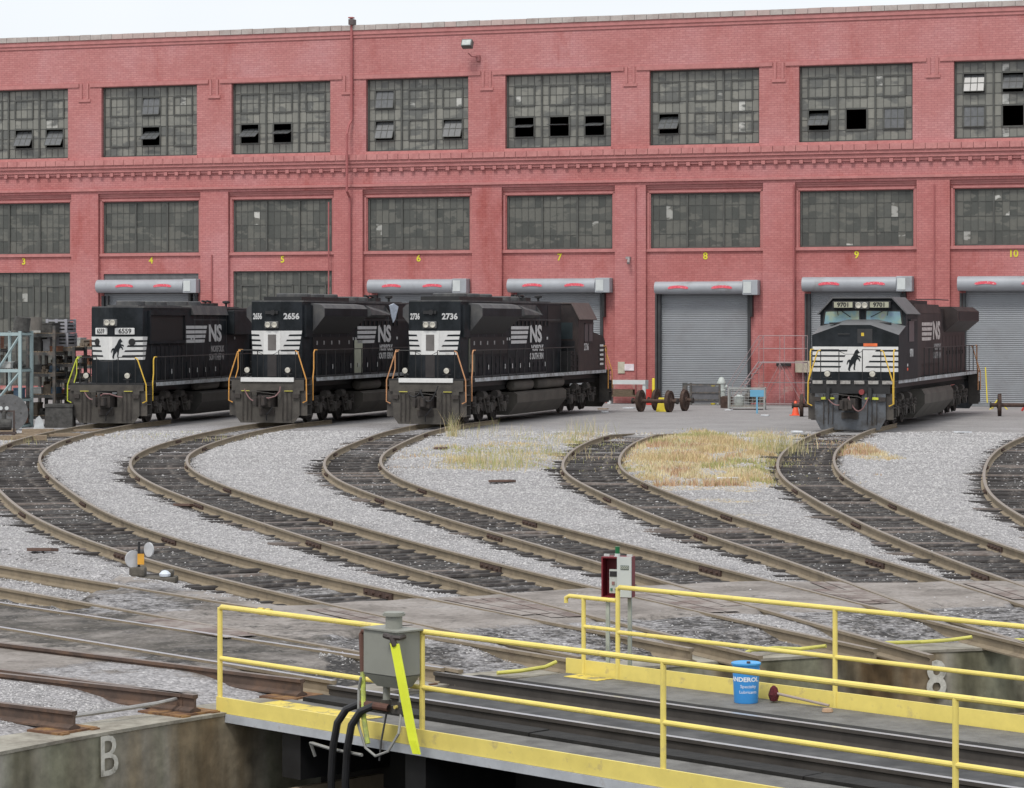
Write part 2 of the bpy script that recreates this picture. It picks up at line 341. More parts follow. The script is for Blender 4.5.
# second mask: lighter / darker gravel
m = bpy.data.materials.new('yard_gravel'); m.use_nodes = True; n = m.node_tree; b = n.nodes['Principled BSDF']; L = n.links.new
b.inputs['Roughness'].default_value = .95; b.inputs['Specular IOR Level'].default_value = .2
tc = n.nodes.new('ShaderNodeTexCoord'); att = n.nodes.new('ShaderNodeAttribute'); att.attribute_name = 'mask'
sp = n.nodes.new('ShaderNodeSeparateColor'); L(att.outputs['Color'], sp.inputs[0])
def vor(scale, feat='F1'):
    v = n.nodes.new('ShaderNodeTexVoronoi'); v.inputs['Scale'].default_value = scale; v.feature = feat; L(tc.outputs['Object'], v.inputs['Vector']); return v
def noi(scale, det=6, ro=.6):
    v = n.nodes.new('ShaderNodeTexNoise'); v.inputs['Scale'].default_value = scale; v.inputs['Detail'].default_value = det; v.inputs['Roughness'].default_value = ro; L(tc.outputs['Object'], v.inputs['Vector']); return v
def ramp(src, *st):
    r = n.nodes.new('ShaderNodeValToRGB'); e = r.color_ramp.elements
    while len(e) < len(st): e.new(.5)
    for q, (p, c) in zip(e, st): q.position = p; q.color = tuple(c)+(1,) if len(c) == 3 else c
    L(src, r.inputs[0]); return r.outputs[0]
def mixc(f, a, b_, bl='MIX'):
    q = n.nodes.new('ShaderNodeMix'); q.data_type = 'RGBA'; q.blend_type = bl
    for s_, i in ((f, 0), (a, 6), (b_, 7)):
        if isinstance(s_, (int, float)): q.inputs[i].default_value = s_
        elif isinstance(s_, tuple): q.inputs[i].default_value = s_+(1,)
        else: L(s_, q.inputs[i])
    return q.outputs[2]
def math_(op, a, b_=0., cl=False):
    q = n.nodes.new('ShaderNodeMath'); q.operation = op; q.use_clamp = cl
    for s_, i in ((a, 0), (b_, 1)):
        if isinstance(s_, (int, float)): q.inputs[i].default_value = s_
        else: L(s_, q.inputs[i])
    return q.outputs[0]
v1 = vor(24); sc_ = n.nodes.new('ShaderNodeSeparateColor'); L(v1.outputs['Color'], sc_.inputs[0])
stone = ramp(sc_.outputs[0], (0, (.22, .217, .22)), (.35, (.355, .348, .352)), (.7, (.43, .422, .425)), (.93, (.53, .522, .525)), (1, (.64, .63, .63)))
stone = mixc(.25, mixc(1., stone, ramp(v1.outputs['Distance'], (0, (1, 1, 1)), (.5, (.80, .80, .80)), (.9, (.5, .5, .5))), 'MULTIPLY'), (.395, .387, .39))
stone = mixc(1., stone, ramp(noi(.5, 7, .7).outputs[0], (.3, (.72, .69, .68)), (.48, (.98, .97, .98)), (.72, (1.12, 1.10, 1.11))), 'MULTIPLY')
st2 = mixc(.3, mixc(1., ramp(sc_.outputs[1], (0, (.022, .022, .022)), (.6, (.045, .043, .042)), (.87, (.11, .102, .094)), (1, (.34, .33, .32))), ramp(noi(2.5).outputs[0], (.35, (.6, .6, .6)), (.7, (1.5, 1.45, 1.4))), 'MULTIPLY'), (.035, .033, .032))
nn = noi(1.7, 8, .75); n5 = noi(9, 5, .7)
dk = math_('ADD', sp.outputs[0], math_('MULTIPLY', math_('SUBTRACT', math_('ADD', nn.outputs[0], n5.outputs[0]), 1.0), 1.5)); dk = math_('MULTIPLY', ramp(dk, (.28, (0, 0, 0)), (.62, (1, 1, 1))), .93)
c1 = mixc(dk, stone, st2)
pav = mixc(1., ramp(noi(.9, 8, .7).outputs[0], (.28, (.12, .108, .10)), (.42, (.21, .188, .172)), (.55, (.29, .263, .245)), (.72, (.345, .32, .305))), ramp(noi(14, 3).outputs[0], (.3, (.85, .85, .85)), (.7, (1.1, 1.1, 1.1))), 'MULTIPLY')
nw = noi(.55, 7, .7); pk = ramp(math_('ADD', sp.outputs[1], math_('MULTIPLY', math_('SUBTRACT', math_('ADD', nn.outputs[0], nw.outputs[0]), 1.), 2.0)), (.42, (0, 0, 0)), (.66, (1, 1, 1)))
c2 = mixc(pk, c1, mixc(math_('MULTIPLY', dk, ramp(noi(1.3, 8, .75).outputs[0], (.36, (.35, .35, .35)), (.56, (1, 1, 1)))), pav, mixc(.55, st2, ramp(noi(3.5, 6, .7).outputs[0], (.35, (.03, .03, .03)), (.6, (.10, .09, .075))))))
gr = ramp(noi(1.1, 6, .7).outputs[0], (.3, (.44, .34, .22)), (.5, (.50, .41, .27)), (.7, (.42, .38, .22)))
gk = ramp(math_('ADD', sp.outputs[2], math_('MULTIPLY', math_('SUBTRACT', n5.outputs[0], .5), 1.2)), (.35, (0, 0, 0)), (.7, (.8, .8, .8)))
c3 = mixc(gk, c2, gr)
asp = mixc(1., ramp(noi(.35, 8, .75).outputs[0], (.3, (.23, .223, .22)), (.55, (.33, .322, .32)), (.75, (.42, .41, .405))), ramp(noi(11, 4).outputs[0], (.3, (.8, .8, .8)), (.7, (1.15, 1.15, 1.15))), 'MULTIPLY')
asp = mixc(.45, asp, mixc(1., stone, (.86, .85, .84), 'MULTIPLY'))
c4 = mixc(ramp(math_('ADD', att.outputs['Alpha'], math_('MULTIPLY', math_('SUBTRACT', nn.outputs[0], .5), .8)), (.4, (0, 0, 0)), (.65, (1, 1, 1))), c3, asp)
L(c4, b.inputs['Base Color'])
bp = n.nodes.new('ShaderNodeBump'); bp.inputs['Strength'].default_value = .8; bp.inputs['Distance'].default_value = .03
L(math_('MULTIPLY', math_('SUBTRACT', 1., v1.outputs['Distance']), math_('SUBTRACT', 1.05, math_('MAXIMUM', pk, att.outputs['Alpha']))), bp.inputs['Height']); L(bp.outputs[0], b.inputs['Normal'])
me.materials.append(m)

def hgt(x, y):
    i = int(np.clip(np.searchsorted(xs, x)-1, 0, nx-2)); j = int(np.clip(np.searchsorted(ys, y)-1, 0, ny-2))
    fx = (x-xs[i])/(xs[i+1]-xs[i]); fy = (y-ys[j])/(ys[j+1]-ys[j]); H_ = h.reshape(ny, nx)
    return (H_[j, i]*(1-fx)+H_[j, i+1]*fx)*(1-fy)+(H_[j+1, i]*(1-fx)+H_[j+1, i+1]*fx)*fy
darkg = dark.reshape(ny, nx); fineg = fine_.reshape(ny, nx); roadg = road.reshape(ny, nx); grassg = grass.reshape(ny, nx); asphg = asph.reshape(ny, nx); bermg = berm.reshape(ny, nx)
def samp(G, x, y): return G[int(np.clip(np.searchsorted(ys, y), 0, ny-1)), int(np.clip(np.searchsorted(xs, x), 0, nx-1))]

# loose stones over the near ballast, one mesh
rng = np.random.default_rng(4)
vs = []; fs2 = []; mi = []
octa = np.array([(1,0,0),(0,1,0),(-1,0,0),(0,-1,0),(.1,0,1),(0,.1,-1)], float); of = [(0,1,4),(1,2,4),(2,3,4),(3,0,4),(1,0,5),(2,1,5),(3,2,5),(0,3,5)]
cnt = 0
while cnt < 135000:
    y = 24+71*rng.random()**1.35; x = (rng.random()*2-1)*y*.215
    r_ = math.hypot(x-PC.x, y-PC.y)
    if r_ < PR_+.9: continue
    if samp(roadg, x, y) > .2 and rng.random() > .006: continue
    if samp(asphg, x, y) > .6 or (x < 0 and samp(fineg, x, y) > .3 and rng.random() > .02): continue
    if samp(darkg, x, y) > .4 and rng.random() > .05: continue
    s = (.0075+.011*rng.random()**2)*(1+(y-24)*.020); an = rng.random()*6.3; z = hgt(x, y)
    V_ = octa*np.array([s*(.8+.7*rng.random()), s*(.7+.5*rng.random()), s*(.5+.4*rng.random())])
    ca, sa = math.cos(an), math.sin(an); k0 = len(vs)
    for p in V_: vs.append((x+p[0]*ca-p[1]*sa, y+p[0]*sa+p[1]*ca, z+p[2]+s*.12))
    fs2 += [(a+k0, b_+k0, c_+k0) for a, b_, c_ in of]; q = int(rng.integers(0, 3)); mi += [q]*8; cnt += 1
me = bpy.data.meshes.new('gravel'); me.from_pydata(vs, [], fs2)
for q, c_ in enumerate(((.29, .285, .287), (.39, .382, .385), (.48, .47, .47))): me.materials.append(pm('ballast_stone_%s' % ('dark', 'mid', 'pale')[q], c_, .9, var=.15, scale=9))
me.polygons.foreach_set('material_index', mi)
gv = bpy.data.objects.new('gravel', me); COL.objects.link(gv); tag(gv, 'loose pale ballast stones strewn between the tracks', 'gravel', kind='stuff')

# ================================================================= PIT
pit = thing('turntable_pit', 'round concrete turntable pit with painted letters on its stained wall', 'turntable pit', (PC.x, PC.y, 0))
m = bpy.data.materials.new('pit_wall_concrete'); m.use_nodes = True; n = m.node_tree; b = n.nodes['Principled BSDF']; L = n.links.new
b.inputs['Roughness'].default_value = .9; tc = n.nodes.new('ShaderNodeTexCoord')
mp = n.nodes.new('ShaderNodeMapping'); mp.inputs['Scale'].default_value = (1, 1, .13); L(tc.outputs['Object'], mp.inputs[0])
t = n.nodes.new('ShaderNodeTexNoise'); t.inputs['Scale'].default_value = 2.2; t.inputs['Detail'].default_value = 7; L(mp.outputs[0], t.inputs[0])
t2 = n.nodes.new('ShaderNodeTexNoise'); t2.inputs['Scale'].default_value = .8; t2.inputs['Detail'].default_value = 6; L(mp.outputs[0], t2.inputs[0])
t3 = n.nodes.new('ShaderNodeTexNoise'); t3.inputs['Scale'].default_value = 7; t3.inputs['Detail'].default_value = 8; L(tc.outputs['Object'], t3.inputs[0])
a1 = ramp(t.outputs[0], (.3, (.13, .115, .085)), (.45, (.25, .225, .18)), (.6, (.34, .32, .275)), (.75, (.46, .445, .41)))
a2 = ramp(t2.outputs[0], (.40, (.62, .45, .28)), (.47, (.95, .85, .70)), (.53, (1, 1, 1)), (.62, (.80, .86, .74)))
cc = mixc(1., mixc(1., a1, a2, 'MULTIPLY'), ramp(t3.outputs[0], (.3, (.7, .7, .7)), (.7, (1.2, 1.2, 1.2))), 'MULTIPLY'); L(cc, b.inputs['Base Color'])
bp = n.nodes.new('ShaderNodeBump'); bp.inputs['Strength'].default_value = .3; bp.inputs['Distance'].default_value = .03; L(t3.outputs[0], bp.inputs['Height']); L(bp.outputs[0], b.inputs['Normal'])
pitwall = m
q = MB(); N_ = 160
for i in range(N_):
    a = 2*math.pi*i/N_; a_ = 2*math.pi*(i+1)/N_
    def rg(a, r, z): return (r*math.cos(a), r*math.sin(a), z)
    q.add([rg(a, PR_, -1.7), rg(a_, PR_, -1.7), rg(a_, PR_, .0), rg(a, PR_, .0)], [(0, 1, 2, 3)])
    q.add([rg(a, PR_, -1.7), rg(a_, PR_, -1.7), rg(a_, PR_+.5, -1.7), rg(a, PR_+.5, -1.7)], [(0, 1, 2, 3)])
q.build('wall', pitwall, pit)
q = MB()
for i in range(N_):
    a = 2*math.pi*i/N_; a_ = 2*math.pi*(i+1)/N_
    q.add([rg(a, PR_-.012, .012), rg(a_, PR_-.012, .012), rg(a_, PR_+.6+.25*nse(i+1, 0, .31), .012), rg(a, PR_+.6+.25*nse(i, 0, .31), .012), rg(a, PR_-.012, -.02), rg(a_, PR_-.012, -.02), rg(a, PR_+.75, -.2), rg(a_, PR_+.75, -.2)], [(0, 1, 2, 3), (4, 5, 1, 0), (3, 2, 7, 6)])
q.build('coping', pm('rim_concrete', (.34, .32, .27), .9, var=.25, scale=2.1, dirt=(.15, .13, .105), dscale=1.7, dlo=.42, dhi=.66, bump=.3, bscale=14), pit)
q = MB(); q.lathe([(PR_+.3, -1.62), (PR_+.3, -1.6), (.1, -1.6)], n=96); q.build('floor', pm('pit_floor', (.10, .092, .08), .95, var=.35, scale=.7, bump=.4, bscale=8), pit)
q = MB(); q.lathe([(16.75, -1.6), (16.75, -.78), (16.0, -.78), (16.0, -1.6)], n=120); q.build('ring_curb', concrete, pit)
q = MB(); q.lathe([(16.40, -.779), (16.40, -.64), (16.33, -.64), (16.33, -.779)], n=120); q.build('ring_rail', railside, pit)
def pit_text(s, x, y, size, zc, col, bold=.02):
    d = Vector((x-PC.x, y-PC.y)).normalized(); o = (d.x*(PR_-.035), d.y*(PR_-.035), zc)
    u = (d.y, -d.x, 0)
    tt = text('painted_letter', s, size, o, u, (0, 0, 1), col, pit, bold=bold, th=.004, sx=.88)
chalk = pm('faded_white_stencil', (.58, .57, .52), .9, var=.25, scale=10, dirt=(.2, .19, .16), dscale=9, dlo=.5, dhi=.7)
pit_text('B', -3.98, 25.3, .56, -.235, chalk, .0)
pit_text('8', 5.05, 31.5, .62, -.36, chalk, .012)
pit_text('7', 1.0, 29.8, .62, -.48, chalk, .012)

# ================================================================= TRACKS
PROF = [(-.075, 0), (.075, 0), (.075, .018), (.012, .045), (.012, .125), (.036, .138), (.036, .172), (-.036, .172), (-.036, .138), (-.012, .125), (-.012, .045), (-.075, .018)]
def sweep(c, off, zf, mat_side, mat_top, name, parent, prof=PROF):
    t, nr = frame(c); vs = []; fs = []; mi = []; n_ = len(prof)
    c = c+nr*off
    for p, q_, in zip(c, nr):
        z0 = zf(p[0], p[1])
        for a, z in prof: vs.append((p[0]+q_[0]*a, p[1]+q_[1]*a, z0+z))
    for i in range(len(c)-1):
        for k in range(n_):
            k2 = (k+1) % n_; fs.append((i*n_+k, i*n_+k2, (i+1)*n_+k2, (i+1)*n_+k)); mi.append(1 if k in (5, 6, 7) and k == 6 else 0)
    fs.append(tuple(range(n_))); mi.append(0); fs.append(tuple(range((len(c)-1)*n_, len(c)*n_))[::-1]); mi.append(0)
    me = bpy.data.meshes.new(name); me.from_pydata(vs, [], fs); me.materials.append(mat_side); me.materials.append(mat_top)
    me.polygons.foreach_set('material_index', mi); o = bpy.data.objects.new(name, me); COL.objects.link(o); o.parent = parent; return o
TIES = []
for k in range(4):
    q = MB(); q.box(-1.28-.05*k, 1.3+.03*k, -.115, .115, -.13, 0)
    me_ = q.build('tie', tiem if k else tieg); bevel(me_, .03, 1); TIES.append(me_.data); bpy.data.objects.remove(me_)
JB = MB(); JB.cb((0, 0, .085), (.075, .95, .085)); 
for q_ in (-.36, -.12, .12, .36): JB.cyl((-.075, q_, .085), (.075, q_, .085), .022, 6)
_j = JB.build('joint_bar', joint); jbm = _j.data; bpy.data.objects.remove(_j)
LAB = {
'A': 'curved track running under the leftmost locomotive', 'B': 'curved track running under the second locomotive from the left',
'C': 'curved track leading under the third locomotive, with a dark tank side', 'D': 'curved empty track passing left of the large dry grass patch toward the grey door',
'E': 'curved track running under the cab-first locomotive on the right', 'F': 'curved track cut by the right edge of the photo',
'T1': 'short track ending over the pit wall just left of the painted letter B', 'T2': 'rust-brown track ending on the pit rim just left of the yellow railing corner',
'T3': 'track with shiny worn rails lined up with the turntable bridge', 'Z': 'track sunk in dirt beside the small switch marker'}
LAB['C'] = 'curved track leading under the third locomotive from the left'
ri = random.Random(3)
for k in order:
    c = CL[k]; root = thing('railway_track', LAB[k], 'railway track', (0, 0, 0), 0, 'tracks fanning out from the turntable')
    shiny = k == 'T3'
    zf = (lambda x, y: .0)
    rs = railside if k not in ('T1', 'T2') else pm('rusty_rail_side', (.085, .058, .046), .9, var=.3, scale=4, dirt=(.15, .09, .06), dscale=3)
    rt = railshine if shiny else (railtop if k not in ('T1', 'T2') else pm('brown_rail_head', (.17, .135, .12), .6, var=.2))
    if k in ('T1', 'T2'): zf = lambda x, y: .035+.0*x
    if k == 'D': zf = lambda x, y: -.175*min(1., max(0., (y-88.5)/5.5))
    sweep(c, -.7525, zf, rs, rt, 'rail', root); sweep(c, .7525, zf, rs, rt, 'rail', root)
    t, nr = frame(c); L_ = len(c)*.25
    # joints
    if k in 'ABCDEF':
        for side, o0 in ((-1, {'A': 15.3, 'B': 17, 'C': 18, 'D': 17.5, 'E': 20, 'F': 20}[k]-10), (1, {'A': 18, 'B': 12, 'C': 21, 'D': 22, 'E': 15, 'F': 16}[k]-10)):
            s_ = o0
            while s_ < min(L_-3, 62):
                i = int(s_/.25); p = c[i]+nr[i]*side*.7525
                if math.hypot(p[0]-PC.x, p[1]-PC.y) > 24.6:
                    o = bpy.data.objects.new('joint_bar', jbm); COL.objects.link(o); o.parent = root; o.location = (p[0], p[1], 0); o.rotation_euler = (0, 0, math.atan2(t[i][1], t[i][0])-math.pi/2)
                s_ += 10.05
    # ties
    if k in 'ABCDEF':
        s_ = 0; nt_ = 0
        while s_ < L_-1 and nt_ < 100:
            i = min(int(s_/.25), len(c)-1); p = c[i]
            if math.hypot(p[0]-PC.x, p[1]-PC.y) > 24.9 and p[1] < 92 and abs(p[0]) < p[1]*.30:
                o = bpy.data.objects.new('tie', TIES[ri.choice((0, 1, 2, 3, 1, 2))]); COL.objects.link(o); o.parent = root
                z = .018+ri.uniform(-.022, .026)
                o.location = (p[0]+nr[i][0]*ri.uniform(-.12, .06)-nr[i][0]*.12, p[1]+nr[i][1]*ri.uniform(-.1, .05)-nr[i][1]*.12, z)
                o.rotation_euler = (ri.uniform(-.01, .01), ri.uniform(-.012, .012), math.atan2(nr[i][1], nr[i][0])+ri.uniform(-.03, .03)); nt_ += 1
            s_ += .56+ri.uniform(-.04, .04)
    # end chairs on the pit rim
    if k in ('T1', 'T2', 'T3'):
        i = 1; 
        ang = math.atan2(t[i][1], t[i][0])
        q = MB(); M_ = Matrix.Translation((c[i][0], c[i][1], 0)) @ Matrix.Rotation(ang-math.pi/2, 4, 'Z')
        pmt = pm('rusty_seat_plate', (.14, .07, .04), .9, var=.4, scale=6, dirt=(.32, .18, .06), dscale=3)
        for sx in (-.7525, .7525): MB().box(sx-.26, sx+.26, -.30, .12, -.045, {'T1': .0335, 'T2': .0318, 'T3': -.003}[k], None, M_).build('rail_seat_plate', pmt, root)
        for sx in (-.95, -.55, .55, .95): MB().box(sx-.05, sx+.05, -.34, -.301, -.12, .028, None, M_).build('plate_lug', pmt, root)
q = MB(); a_ = CL['T2'][8]; 
tag(MB().tube([(-4.25, 25.62, .10), (-3.9, 25.85, .12), (-3.5, 26.2, .14), (-3.35, 26.42, .15)], .022).build('gauge_rod', steel), 'thin steel rod lying between two rail ends above the letter B', 'rod')
# crossing planks in the road strip
for k, (a0, w_) in enumerate(()): pass

# ================================================================= GRASS
def blades(name, spots, label, mats, seed):
    rg_ = np.random.default_rng(seed); vs = []; fs = []; mi = []
    for (x, y, hh, w, mt) in spots(rg_):
        a = rg_.random()*6.28; lx, ly = rg_.normal(0, .25*hh, 2); z = hgt(x, y)-.02; k0 = len(vs); dx, dy = math.cos(a)*w, math.sin(a)*w
        vs += [(x-dx, y-dy, z), (x+dx, y+dy, z), (x+lx*.4+dx*.6, y+ly*.4+dy*.6, z+hh*.6), (x+lx*.4-dx*.6, y+ly*.4-dy*.6, z+hh*.6), (x+lx, y+ly, z+hh)]
        fs += [(k0, k0+1, k0+2, k0+3), (k0+3, k0+2, k0+4)]; mi += [mt, mt]
    me = bpy.data.meshes.new(name); me.from_pydata(vs, [], fs)
    for m_ in mats: me.materials.append(m_)
    me.polygons.foreach_set('material_index', mi); o = bpy.data.objects.new(name, me); COL.objects.link(o); return tag(o, label, 'grass', kind='stuff')
gm = [pm('straw_blade', (.56, .44, .25), .9, var=.2, scale=3), pm('tan_red_blade', (.48, .32, .21), .9, var=.2, scale=3), pm('olive_blade', (.36, .36, .15), .9, var=.25, scale=3), pm('pale_straw_blade', (.60, .52, .33), .9, var=.15, scale=3)]
def sp1(rg_):
    n_ = 0
    while n_ < 40000:
        x = rg_.uniform(-14, 15); y = rg_.uniform(62, 97)
        g_ = samp(grassg, x, y)
        if g_ < .08 or rg_.random() > (g_**1.1)*(.45+1.5*noise.noise(Vector((x*1.1, y*.6, 5.)))): continue
        p = noise.noise(Vector((x*.35, y*.35, 2.))); mt = 0 if p > .05 else (1 if p < -.28 else 3)
        if noise.noise(Vector((x*.22, y*.22, 8.)))+(.3 if x < 3 else -.12) > .22: mt = 2
        if rg_.random() < .25: mt = int(rg_.integers(0, 4))
        n_ += 1; yield x, y, (.05+.16*rg_.random()**1.7)*(.4+.8*g_)*(.6+.6*abs(p)*2), .008+.01*rg_.random(), mt
blades('dry_grass', sp1, 'dry straw-coloured grass growing between the curved tracks', gm, 5)
def sp2(rg_):
    for (cx, cy, sx, n_, hm) in ((-.6, 71, 1.0, 500, .5), (-.6, 91, 1.8, 90, .6), (-2.0, 90.5, .25, 90, 1.0), (2.6, 91, .7, 120, .8), (1.9, 86, .8, 120, .55), (-9.6, 88, .8, 90, .25), (-13, 90, 1.4, 60, .2), (8.0, 80, .9, 500, .75), (-16, 86, .8, 60, .3), (.7, 78, 1.6, 300, .4)):
        for _ in range(n_):
            x, y = cx+rg_.normal(0, sx*.6), cy+rg_.normal(0, sx*1.4)
            yield x, y, hm*rg_.uniform(.3, 1), .007, int(rg_.choice([2, 0, 3, 2]))
blades('tall_weeds', sp2, 'tall thin green and straw weeds standing in the gravel near the locomotives', gm, 8)
# ================================================================= SHOP BUILDING
def brick_mat():
    m = bpy.data.materials.new('painted_red_brick'); m.use_nodes = True; n = m.node_tree; b = n.nodes['Principled BSDF']; L = n.links.new
    b.inputs['Roughness'].default_value = .85; b.inputs['Specular IOR Level'].default_value = .3
    tc = n.nodes.new('ShaderNodeTexCoord'); s = n.nodes.new('ShaderNodeSeparateXYZ'); L(tc.outputs['Object'], s.inputs[0])
    ad = n.nodes.new('ShaderNodeMath'); L(s.outputs[0], ad.inputs[0]); L(s.outputs[1], ad.inputs[1])
    cb = n.nodes.new('ShaderNodeCombineXYZ'); L(ad.outputs[0], cb.inputs[0]); L(s.outputs[2], cb.inputs[1])
    br = n.nodes.new('ShaderNodeTexBrick'); L(cb.outputs[0], br.inputs['Vector']); br.inputs['Scale'].default_value = 1
    br.inputs['Brick Width'].default_value = .30; br.inputs['Row Height'].default_value = .105; br.inputs['Mortar Size'].default_value = .014; br.inputs['Mortar Smooth'].default_value = .3
    br.inputs['Color1'].default_value = (.505, .226, .217, 1); br.inputs['Color2'].default_value = (.455, .188, .183, 1); br.inputs['Mortar'].default_value = (.385, .152, .152, 1)
    def noi(sc, det=6, ro=.6, st=None):
        v = n.nodes.new('ShaderNodeTexNoise'); v.inputs['Scale'].default_value = sc; v.inputs['Detail'].default_value = det; v.inputs['Roughness'].default_value = ro
        if st: mp = n.nodes.new('ShaderNodeMapping'); mp.inputs['Scale'].default_value = st; L(tc.outputs['Object'], mp.inputs[0]); L(mp.outputs[0], v.inputs['Vector'])
        else: L(tc.outputs['Object'], v.inputs['Vector'])
        return v.outputs[0]
    def rmp(src, *st):
        r = n.nodes.new('ShaderNodeValToRGB'); e = r.color_ramp.elements
        while len(e) < len(st): e.new(.5)
        for q, (p, c) in zip(e, st): q.position = p; q.color = tuple(c)+(1,)
        L(src, r.inputs[0]); return r.outputs[0]
    def mul(a, c, f=1.):
        q = n.nodes.new('ShaderNodeMix'); q.data_type = 'RGBA'; q.blend_type = 'MULTIPLY'; q.inputs[0].default_value = f; L(a, q.inputs[6]); L(c, q.inputs[7]); return q.outputs[2]
    c = mul(br.outputs[0], rmp(noi(.22, 7, .6), (.3, (.88, .78, .76)), (.5, (1, 1, 1)), (.7, (1.08, 1.26, 1.32))))
    c = mul(c, rmp(noi(.5, 8, .7, (1, 1, .35)), (.55, (1, 1, 1)), (.68, (.84, .66, .63))))     # worn deep red patches
    c = mul(c, rmp(noi(5, 4), (.3, (.92, .92, .92)), (.7, (1.08, 1.08, 1.08))))
    up = n.nodes.new('ShaderNodeMapRange'); up.inputs[1].default_value = 10.5; up.inputs[2].default_value = 13.; L(s.outputs[2], up.inputs[0]); ur = rmp(up.outputs[0], (0, (.97, .87, .865)), (1, (1, 1, 1))); c = mul(c, ur)
    # pale worn paint low down on the wall
    lo = n.nodes.new('ShaderNodeMapRange'); lo.inputs[1].default_value = 1.5; lo.inputs[2].default_value = .9; L(s.outputs[2], lo.inputs[0])
    nn = rmp(noi(1.6, 8, .75), (.52, (0, 0, 0)), (.66, (.8, .8, .8)))
    mm = n.nodes.new('ShaderNodeMath'); mm.operation = 'MULTIPLY'; L(lo.outputs[0], mm.inputs[0]); L(nn, mm.inputs[1])
    q = n.nodes.new('ShaderNodeMix'); q.data_type = 'RGBA'; L(mm.outputs[0], q.inputs[0]); L(c, q.inputs[6]); q.inputs[7].default_value = (.42, .36, .32, 1)
    L(q.outputs[2], b.inputs['Base Color'])
    bp = n.nodes.new('ShaderNodeBump'); bp.inputs['Strength'].default_value = .25; bp.inputs['Distance'].default_value = .01; L(br.outputs['Fac'], bp.inputs['Height']); bp.invert = True; L(bp.outputs[0], b.inputs['Normal'])
    return m
brick = brick_mat()
brickd = pm('painted_trim_brick', (.46, .19, .183), .85, var=.14, scale=3, dirt=(.40, .15, .145), dscale=1.2, dlo=.5, dhi=.75)
bricklt = pm('painted_ledge_brick', (.50, .215, .205), .8, var=.12, scale=6, dirt=(.41, .155, .15), dscale=2)
B0 = px(705, 404); B0.z = 0
FA = -R(18.1)
bld = thing('factory_building', 'long two-storey pink-red painted brick locomotive shop with big steel windows', 'building', B0+Vector((-.05, .02, 0)), FA)
P = 7.36; K0, K1 = -1, 13                    # bays
def bu(k): return P*(k-8)
U0, U1 = bu(K0)-P/2, bu(K1)+P/2
q = MB(); WT = .5
# upper storey
q.box(U0, U1, 0, WT, 16.13, 18.6); q.box(U0, U1, 0, WT, 10.6, 12.50)
for k in range(K0, K1+2):
    u = bu(k)-P/2; q.box(max(U0, u-(P-5.43)/2), min(U1, u+(P-5.43)/2), 0, WT, 12.50, 16.13)
# lower storey: pilasters and recessed bays
for k in range(K0, K1+2):
    u = bu(k)-P/2; q.box(max(U0, u-.775), min(U1, u+.775), 0, WT, -.05, 10.6)
lowwin = (3, 5, 0, 2)
for k in range(K0, K1+1):
    u = bu(k); a, b_ = u-P/2+.775, u+P/2-.775; w = 2.715; y0 = .22; zb = .9 if k in lowwin else 0
    q.box(a, b_, y0, WT, 10.18, 10.6); q.box(a, u-w, y0, WT, 0, 10.18); q.box(u+w, b_, y0, WT, 0, 10.18)
    if k in lowwin:
        q.box(u-w, u+w, y0, WT, 6.55, 7.52); q.box(u-w, u+w, y0, WT, -.05, .6)
    else:
        top = 6.45 if k == 4 else 5.55
        q.box(u-w, u+w, y0, WT, top, 7.52)
        wd_ = 2.2 if k != 4 else 2.7; q.box(u-w, u-wd_, y0, WT, -.05, top); q.box(u+wd_, u+w, y0, WT, -.05, top)
q.build('wall', brick, bld)
q = MB(); q.box(U0, U1, WT, WT+.05, -.05, .0)
q.box(U0, U0+.4, WT, 45, -.05, 18.6); q.box(U1-.4, U1, WT, 45, -.05, 18.6); q.box(U0, U1, 44.6, 45, -.05, 18.6); q.build('side_wall', brick, bld)
box('roof', U0, U1, WT, 45, 18.0, 18.25, pm('tar_roof', (.08, .08, .08), .9), bld)
box('interior_floor', U0, U1, WT+.06, 44, -.04, .01, pm('shop_floor', (.10, .10, .10), .9), bld)
# coping
q = MB(); cm = [pm('coping_slab', (.44, .395, .37), .85, var=.12, scale=2, dirt=(.34, .28, .26), dscale=1.5), pm('pink_coping_slab', (.46, .36, .335), .85, var=.12, scale=2)]
u = U0; rr = random.Random(2)
while u < U1:
    q.box(u+.01, min(U1, u+.60), -.16, .62, 18.6, 18.86+rr.uniform(-.01, .01), cm[0] if nse(u, 0, .12) < .1 or rr.random() < .3 else cm[1]); u += .61
q.build('coping', None, bld)
q = MB(); q.box(U0, U1, -.10, -.002, 18.38, 18.598); q.box(U0, U1, -.05, -.002, 18.22, 18.378); q.build('cornice', brickd, bld)
# string course and drop ornaments over the upper windows
q = MB()
for k in range(K0, K1+1):
    u = bu(k); q.box(u-P/2+.32, u+P/2-.32, -.06, -.003, 16.16, 16.36); q.box(u-2.9, u+2.9, -.03, -.003, 16.132, 16.157)
for k in range(K0, K1+2):
    u = bu(k)-P/2
    for s_ in (-1, 1):
        q.box(min(u+s_*.13, u+s_*.24), max(u+s_*.13, u+s_*.24), -.06, -.003, 15.55, 16.36)
    q.box(u-.34, u+.34, -.06, -.003, 15.40, 15.54)
q.build('string_course', brickd, bld)
